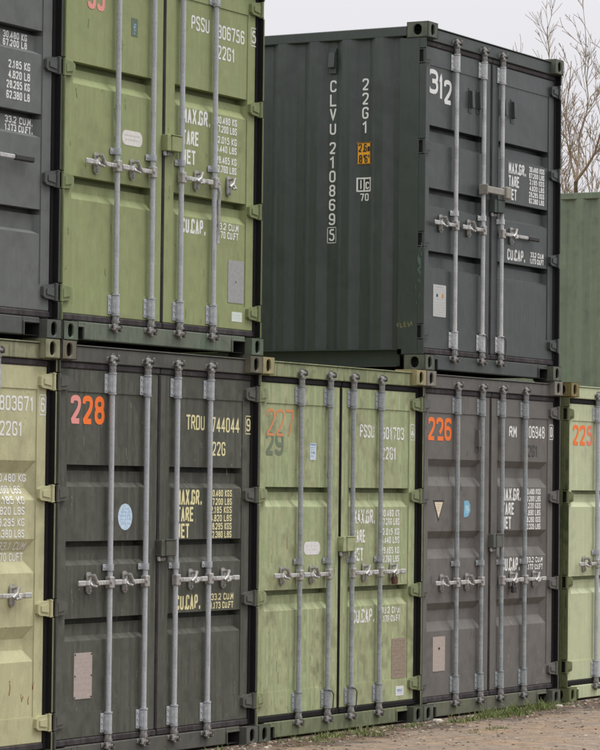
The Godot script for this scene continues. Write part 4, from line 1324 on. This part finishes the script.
	var on_ic := func(p: Vector2, up: float) -> Vector3: return Vector3(wave(p.x) - 0.006 - up, p.y, p.x)
	write(ic, "i", -0.586, 1.364, -0.560, 1.432, 0.011, on_ic, 0.0, 1.0)
	write(ic, "c", -0.534, 1.362, -0.502, 1.440, 0.010, on_ic, 0.0, 1.0)
	write(ic, "70", -0.580, 1.274, -0.508, 1.330, 0.009, on_wall)
	put("lettering", ic.mesh(), M.white, wall)
	# chalk scrawl near the corner post
	var cl := mb()
	var on_post := func(p: Vector2, up: float) -> Vector3: return Vector3(0.0025 - up, p.y, p.x)
	for s in [[-0.225, 0.352, -0.238, 0.336, -0.224, 0.322], [-0.212, 0.350, -0.206, 0.318, -0.190, 0.322], [-0.168, 0.362, -0.182, 0.345, -0.168, 0.340, -0.180, 0.326, -0.160, 0.322], [-0.148, 0.356, -0.138, 0.322, -0.118, 0.360, -0.112, 0.330]]:
		var line := []
		for i in s.size() / 2:
			line.append(Vector2(s[i * 2], s[i * 2 + 1]))
		brush(cl, line, 0.007, on_post, 0.12)
	put("chalk_scrawl", cl.mesh(), std(c8(122, 120, 84), 0.9), c)
	# scuffed paint on the corner post: flakes of an older turquoise coat
	var sc := mb()
	var g := RandomNumberGenerator.new()
	g.seed = 33
	for i in 26:
		var zz := -0.052 + g.randfn(0, 0.010)
		var yy := 0.74 + g.randfn(0, 0.11)
		brush(sc, [Vector2(zz, yy), Vector2(zz + g.randfn(0, 0.004), yy + g.randf_range(0.012, 0.05))], g.randf_range(0.003, 0.008), on_post, 0.2)
	put("scuffed_paint", sc.mesh(), std(c8(86, 112, 102), 0.7), c)
	# vent hood on the long side
	var vb := mb()
	vb.box(Vector3(0.026, 2.245, -0.850), Vector3(0.036, 2.440, -0.788), 0.002)
	vb.quad(Vector3(0.000, 2.290, -0.846), Vector3(0.000, 2.290, -0.794), Vector3(0.014, 2.405, -0.794), Vector3(0.014, 2.405, -0.846))
	vb.quad(Vector3(0.014, 2.405, -0.846), Vector3(0.014, 2.405, -0.794), Vector3(0.030, 2.412, -0.794), Vector3(0.030, 2.412, -0.846))
	vb.quad(Vector3(0.000, 2.290, -0.794), Vector3(0.030, 2.290, -0.794), Vector3(0.030, 2.405, -0.794), Vector3(0.014, 2.405, -0.794))
	vb.quad(Vector3(0.030, 2.290, -0.846), Vector3(0.000, 2.290, -0.846), Vector3(0.014, 2.405, -0.846), Vector3(0.030, 2.405, -0.846))
	put("vent", vb.mesh(), bgf, wall)

	scuffs(c, o, 0, 211, 10, std(c8(88, 95, 91), 0.7), 0.16, 0.2, 1.08, 1.2)
	scuffs(c, o, 1, 212, 12, std(c8(90, 97, 93), 0.7), 1.36, 0.2, 2.26, 0.8)

	# --- two more stacked farther along the row
	var fg := paint(c8(118, 130, 111), {"seed": 131, "mottle": 0.15, "streak": 0.25, "fine": 0.06, "alt": c8(105, 117, 97), "alt_k": 0.6, "rough": 0.6})
	o = {"called": "shipping_container", "at": Vector3(17.3, H, -0.6), "shift": Vector3(0, 0, 0), "label": "plain grey green container far behind the mint green one, only its side showing", "group": upp,
		"frame": fg, "door": fg, "side": fg, "cast_low": fg, "cast_top": fg, "recess": two, "up": 0.03, "low": 0.046, "ends": 0.014, "rods": four_rods}
	container(o)
	o.at = Vector3(17.3, 0, -0.6)
	o.label = "grey green container under the far one, hidden behind the mint green container"
	o.group = low
	container(o)

func wrap_patch(b: MB, z0: float, y0: float, z1: float, y1: float, lift: float) -> void:
	var n := 16
	for i in n:
		var a := lerpf(z0, z1, float(i) / n)
		var e := lerpf(z0, z1, float(i + 1) / n)
		b.quad(Vector3(wave(a) - lift, y0, a), Vector3(wave(e) - lift, y0, e), Vector3(wave(e) - lift, y1, e), Vector3(wave(a) - lift, y1, a))

# ------------------------------------------------------------------ ground, gravel, grass
var gn := FastNoiseLite.new()
func ground_y(x: float, z: float) -> float:
	var near := clampf(1.0 - absf(z - 0.10) / 0.35, 0.0, 1.0)
	return -0.004 + gn.get_noise_2d(x * 9.0, z * 9.0) * 0.012 * smoothstep(0.0, 0.25, z) + gn.get_noise_2d(x * 60.0, z * 60.0) * 0.005 + near * 0.006

func make_ground() -> void:
	gn.seed = 77
	gn.frequency = 0.09
	# soil and gravel texture, 3 m to the tile
	var d := PackedByteArray()
	d.resize(1024 * 1024 * 3)
	for y in 1024:
		for x in 1024:
			var i := (y % 512) * 512 + x % 512
			var i2 := ((y / 2 + 77) % 512) * 512 + (x / 2 + 191) % 512
			var i3 := ((y * 2) % 512) * 512 + (x * 2 + 33) % 512
			var k := 1.0 + 0.30 * (mid_px[i2] / 255.0 - 0.5) + 0.45 * (fine_px[i] / 255.0 - 0.5) + 0.35 * (fine_px[i3] / 255.0 - 0.5)
			var warm := (low_px[i2] / 255.0 - 0.5) * 0.05
			var j := (y * 1024 + x) * 3
			d[j] = clampi(int((0.545 + warm) * k * 255.0), 0, 255)
			d[j + 1] = clampi(int(0.478 * k * 255.0), 0, 255)
			d[j + 2] = clampi(int((0.412 - warm) * k * 255.0), 0, 255)
	var im := Image.create_from_data(1024, 1024, false, Image.FORMAT_RGB8, d)
	im.generate_mipmaps()
	var m := StandardMaterial3D.new()
	m.albedo_texture = ImageTexture.create_from_image(im)
	m.roughness = 0.95
	m.vertex_color_use_as_albedo = true
	var b := mb()
	b.use_c = true
	var x0 := -6.0; var x1 := 14.0; var z0 := -0.6; var z1 := 3.0
	var s := 0.05
	var nx := int((x1 - x0) / s); var nz := int((z1 - z0) / s)
	var damp := FastNoiseLite.new()
	damp.seed = 8
	damp.frequency = 0.6
	var hs := []
	var cs := []
	for iz in nz + 1:
		for ix in nx + 1:
			var x := x0 + ix * s; var z := z0 + iz * s
			hs.append(ground_y(x, z))
			# strip of dark leaf litter and silt along the containers, ragged edge; damp streaks along the track
			var edge := 0.50 + damp.get_noise_2d(x * 1.2, 3.0) * 0.45
			var lit := clampf((edge - z) * 6.0 + damp.get_noise_2d(x * 6.0, z * 6.0) * 1.6, 0.0, 1.0)
			var wet := clampf((damp.get_noise_2d(x * 0.5 + 30.0, z * 3.0) - 0.18) * 3.0, 0.0, 1.0) * 0.22
			var c := Color(1, 1, 1).lerp(Color(0.34, 0.30, 0.27), lit * 0.9).lerp(Color(0.62, 0.58, 0.56), wet)
			cs.append(c)
	for iz in nz:
		for ix in nx:
			var a := iz * (nx + 1) + ix
			var id := [a, a + 1, a + nx + 2, a + nx + 1]
			var p := []
			for k in id:
				p.append(Vector3(x0 + (k % (nx + 1)) * s, hs[k], z0 + (k / (nx + 1)) * s))
			for t in [[0, 3, 2], [0, 2, 1]]:
				var nn: Vector3 = (p[t[1]] - p[t[0]]).cross(p[t[2]] - p[t[0]]).normalized()
				b.tri_n(p[t[0]], p[t[2]], p[t[1]], nn, nn, nn)
				for k in [0, 2, 1]:
					pass
				var q := b.c.size()
				b.c[q - 3] = cs[id[t[0]]]; b.c[q - 2] = cs[id[t[2]]]; b.c[q - 1] = cs[id[t[1]]]
	var am := b.mesh()
	var g := put("ground", am, m, self)
	g.set_meta("kind", "structure")
	tag(g, "brown dirt and gravel yard in front of the containers", "", "", "structure")
	# the yard all round, out to the horizon, a little lower
	var far := mb()
	far.use_c = true
	var R := 600.0
	for q in [[-R, -R, R, z0], [-R, z0, x0, z1], [x1, z0, R, z1]]:
		far.quad(Vector3(q[0], -0.012, q[3]), Vector3(q[2], -0.012, q[3]), Vector3(q[2], -0.012, q[1]), Vector3(q[0], -0.012, q[1]))
	var gf := put("ground_beyond", far.mesh(), m, self)
	tag(gf, "flat brown yard stretching away round the containers", "", "", "structure")
	var ar := mb()  # unseen dark ground, added to weaken the light bouncing up into the recesses
	ar.quad(Vector3(-R, -0.010, R), Vector3(R, -0.010, R), Vector3(R, -0.010, z1 - 0.1), Vector3(-R, -0.010, z1 - 0.1))
	var rd := put("added_dark_ground", ar.mesh(), paint(c8(72, 70, 68), {"seed": 141, "mottle": 0.2, "fine": 0.4, "rough": 0.9}), self)
	tag(rd, "unseen dark ground added to cut light bouncing onto the containers", "", "", "structure")

func make_ground_cover() -> void:
	# loose stones
	var st := mb()
	var g := RandomNumberGenerator.new()
	g.seed = 91
	var ico := []
	for i in 6:
		ico.append(Vector3(cos(TAU * i / 6.0) * g.randf_range(0.8, 1.1), g.randf_range(-0.1, 0.25), sin(TAU * i / 6.0) * g.randf_range(0.8, 1.1)))
	var tp := Vector3(0.1, 0.62, -0.05)
	for i in 6:
		st.tri_out(tp, ico[i], ico[(i + 1) % 6], Vector3(0, -0.3, 0))
		st.tri_out(Vector3(0, -0.5, 0), ico[i], ico[(i + 1) % 6], Vector3(0, 0.1, 0))
	var mm := MultiMesh.new()
	mm.transform_format = MultiMesh.TRANSFORM_3D
	mm.use_colors = true
	mm.mesh = st.mesh()
	var N := 11000
	mm.instance_count = N
	for i in N:
		var x := g.randf_range(-2.5, 11.0)
		var z := 0.02 + pow(g.randf(), 2.2) * 4.2
		var sc := 0.004 + 0.013 * pow(g.randf(), 4.0)
		if z < 0.5: sc *= 1.25
		var bs := Basis.from_euler(Vector3(g.randfn(0, 0.3), g.randf() * TAU, g.randfn(0, 0.3))).scaled(Vector3(sc, sc * g.randf_range(0.4, 0.9), sc))
		mm.set_instance_transform(i, Transform3D(bs, Vector3(x, ground_y(x, z) + sc * 0.1, z)))
		var k := g.randf()
		var col := Color(0.26, 0.20, 0.15).lerp(Color(0.42, 0.35, 0.28), g.randf())
		if k < 0.42: col = Color(0.09, 0.07, 0.055)
		elif k < 0.45: col = Color(0.30, 0.14, 0.08)
		elif k > 0.985: col = Color(0.60, 0.56, 0.50)
		mm.set_instance_color(i, col)
	var o := MultiMeshInstance3D.new()
	o.name = "gravel"
	o.multimesh = mm
	var sm := std(Color.WHITE, 0.9)
	sm.vertex_color_use_as_albedo = true
	o.material_override = sm
	add_child(o)
	tag(o, "loose brown and dark stones scattered over the dirt", "gravel", "", "stuff")
	# grass and weeds along the foot of the containers
	var bl := mb()
	var w := 0.5
	var prevl := Vector3(-w, 0, 0); var prevr := Vector3(w, 0, 0)
	for i in 3:
		var t := (i + 1) / 3.0
		var cy := t * 10.0
		var cz := t * t * 4.0
		var hw := w * (1.0 - t * 0.96)
		bl.quad(prevl, prevr, Vector3(hw, cy, cz), Vector3(-hw, cy, cz))
		prevl = Vector3(-hw, cy, cz); prevr = Vector3(hw, cy, cz)
	var gm := MultiMesh.new()
	gm.transform_format = MultiMesh.TRANSFORM_3D
	gm.use_colors = true
	gm.mesh = bl.mesh()
	var xf := []
	# clumps: x, z, spread x, spread z, count, height
	var clumps := [[5.95, 0.16, 0.50, 0.09, 900, 0.10], [5.55, 0.22, 0.45, 0.10, 420, 0.07], [6.55, 0.12, 0.32, 0.06, 420, 0.10], [5.05, 0.20, 0.25, 0.08, 160, 0.06],
		[3.05, 0.16, 0.35, 0.10, 300, 0.05], [3.6, 0.14, 0.40, 0.08, 300, 0.06], [4.3, 0.12, 0.30, 0.05, 160, 0.05], [2.75, 0.30, 0.20, 0.06, 140, 0.04], [4.45, 0.72, 0.30, 0.05, 220, 0.03], [3.2, 0.12, 0.10, 0.04, 120, 0.08], [0.6, 0.2, 1.4, 0.1, 400, 0.06], [8.6, 0.15, 0.7, 0.08, 160, 0.05], [7.1, 0.12, 0.25, 0.06, 80, 0.05]]
	for q in clumps:
		var tufts := []
		for i in maxi(3, int(q[4] / 16.0)):
			tufts.append(Vector3(q[0] + g.randfn(0, q[2] * 0.6), g.randf_range(0.5, 1.1), q[1] + g.randfn(0, q[3] * 0.7)))
		for i in q[4]:
			var tu: Vector3 = tufts[g.randi() % tufts.size()]
			var x: float = tu.x + g.randfn(0, 0.028)
			var z: float = maxf(0.02, tu.z + g.randfn(0, 0.022))
			var h: float = q[5] * tu.y * g.randf_range(0.35, 1.0)
			var bs := Basis.from_euler(Vector3(g.randfn(0.15, 0.25), g.randf() * TAU, g.randfn(0, 0.3)), EULER_ORDER_YXZ).scaled(Vector3.ONE * 1.0)
			bs = bs * Basis.from_scale(Vector3(0.007 * g.randf_range(0.7, 1.5), h / 10.0, h / 10.0))
			xf.append([Transform3D(bs, Vector3(x, ground_y(x, z) - 0.004, z)), Color(0.10, 0.15, 0.04).lerp(Color(0.22, 0.26, 0.08), g.randf()) if g.randf() > 0.12 else Color(0.26, 0.22, 0.10)])
	gm.instance_count = xf.size()
	for i in xf.size():
		gm.set_instance_transform(i, xf[i][0])
		gm.set_instance_color(i, xf[i][1])
	var go := MultiMeshInstance3D.new()
	go.name = "grass"
	go.multimesh = gm
	var gmat := std(Color.WHITE, 0.7)
	gmat.vertex_color_use_as_albedo = true
	gmat.backlight_enabled = true
	gmat.backlight = Color(0.10, 0.14, 0.03)
	go.material_override = gmat
	add_child(go)
	tag(go, "green weeds and grass growing along the foot of the containers", "grass", "", "stuff")
	# two larger pale stones
	for q in [[Vector3(4.90, 0, 0.10), 0.055, "pale flat stone lying under the green and grey container corners"], [Vector3(6.95, 0, 0.14), 0.045, "small pale stone beside the right foot of the grey container"]]:
		var rk := mb()
		var pts := []
		for i in 9:
			pts.append(Vector3(cos(TAU * i / 9.0) * q[1] * g.randf_range(0.8, 1.3), 0.006 + g.randf() * 0.01, sin(TAU * i / 9.0) * q[1] * 0.7 * g.randf_range(0.8, 1.2)))
		var tpt := []
		for p in pts:
			tpt.append(Vector3(p.x * 0.7, q[1] * 0.42 * g.randf_range(0.8, 1.1), p.z * 0.7))
		for i in 9:
			var j := (i + 1) % 9
			rk.quad_out(pts[i], pts[j], tpt[j], tpt[i], Vector3(0, 0.005, 0))
			rk.tri_out(tpt[i], tpt[j], Vector3(0, q[1] * 0.45, 0), Vector3.ZERO)
			rk.quad_out(pts[i], pts[j], pts[j] + Vector3(0, -0.03, 0), pts[i] + Vector3(0, -0.03, 0), Vector3(0, 0.0, 0))
		var n := top("stone", q[0] + Vector3(0, ground_y(q[0].x, q[0].z), 0))
		put("stone_body", rk.mesh(), std(c8(186, 178, 164), 0.9), n)
		tag(n, q[2], "stone", "pale stones by the containers")

func make_trees() -> void:
	var right := Vector3(0.4878, 0, 0.873)      # across the view, level
	var deep := Vector3(0.873, 0, -0.4878)
	var v := func(a: float, y: float, d: float) -> Vector3: return right * a + Vector3(0, y, 0) + deep * d
	var eye := Vector3(-15.853, 0, 10.502)
	# main tree: the trunk forks just above the far container's roof line
	var at: Vector3 = eye + deep * 46.0 + right * 4.02
	bare_tree(at, "leafless tree with forked trunk behind the far green container's roof", 5, [
		[[v.call(0, 0.00, 0), v.call(0.05, 0.30, 0.1), v.call(0.07, 0.64, 0.3), v.call(0.17, 0.98, 0.5), v.call(0.26, 1.32, 0.6), v.call(0.44, 1.53, 0.8)], 0.020],
		[[v.call(0, 0.00, 0), v.call(0.15, 0.21, -0.2), v.call(0.24, 0.38, -0.4), v.call(0.32, 0.72, -0.6), v.call(0.42, 1.10, -0.7), v.call(0.60, 1.70, -0.8)], 0.024],
		[[v.call(0, 0.00, 0), v.call(-0.05, 0.30, 0.2), v.call(-0.12, 0.68, 0.3), v.call(-0.12, 1.02, 0.5), v.call(-0.05, 1.53, 0.6), v.call(-0.02, 1.87, 0.7)], 0.016],
		[[v.call(0.20, 1.10, 0.5), v.call(0.22, 1.32, 0.5), v.call(0.18, 1.66, 0.6), v.call(0.19, 2.21, 0.6)], 0.010]], 0.030, Vector3(0, 6.25, 0), 3)
	bare_tree(eye + deep * 49.0 + right * 4.75, "leafless tree beyond the picture's right edge, twigs over the far container", 9, [
		[[v.call(0, 0.00, 0), v.call(-0.15, 0.41, 0.1), v.call(-0.25, 0.95, 0.3), v.call(-0.28, 1.56, 0.5)], 0.020],
		[[v.call(0, 0.00, 0), v.call(0.2, 0.41, -0.2), v.call(0.3, 1.02, -0.4), v.call(0.35, 1.63, -0.6)], 0.020],
		[[v.call(0, 0.00, 0), v.call(-0.30, 0.20, 0.4), v.call(-0.55, 0.61, 0.7), v.call(-0.62, 1.09, 0.9)], 0.010]], 0.032, Vector3(0, 5.6, 0), 3)
	for q in [[47.0, 3.45, 21, "leafless shrub low behind the forked tree's trunk, reddish twigs"], [48.0, 4.35, 22, "leafless shrub with reddish twigs right of the forked trunk"]]:
		bare_tree(eye + deep * q[0] + right * q[1], q[3], q[2], [
			[[v.call(0, 0, 0), v.call(0.05, 0.8, 0.1), v.call(0.12, 1.5, 0.3), v.call(0.15, 2.2, 0.5)], 0.012],
			[[v.call(0, 0, 0), v.call(-0.15, 0.7, 0.1), v.call(-0.22, 1.4, 0.3), v.call(-0.3, 2.0, 0.5)], 0.012],
			[[v.call(0, 0, 0), v.call(0.25, 0.7, -0.1), v.call(0.32, 1.3, -0.3), v.call(0.40, 1.9, -0.5)], 0.012]], 0.04, Vector3(0, 4.7, 0), 3)
	bare_tree(eye + deep * 50.0 + right * 3.85, "leafless sapling whose whips stand behind the dark green container's roof", 14, [
		[[v.call(0, 0, 0), v.call(0.10, 1.0, 0.1), v.call(0.02, 2.0, 0.2), v.call(0.10, 3.0, 0.2), v.call(0.06, 3.55, 0.2)], 0.012],
		[[v.call(0, 0, 0), v.call(0.25, 0.9, 0.1), v.call(0.30, 1.7, 0.2), v.call(0.22, 2.6, 0.2)], 0.012],
		[[v.call(0, 0, 0), v.call(-0.25, 1.0, 0.1), v.call(-0.35, 2.0, 0.2), v.call(-0.42, 2.75, 0.2)], 0.012]], 0.045, Vector3(0, 5.6, 0), 2)
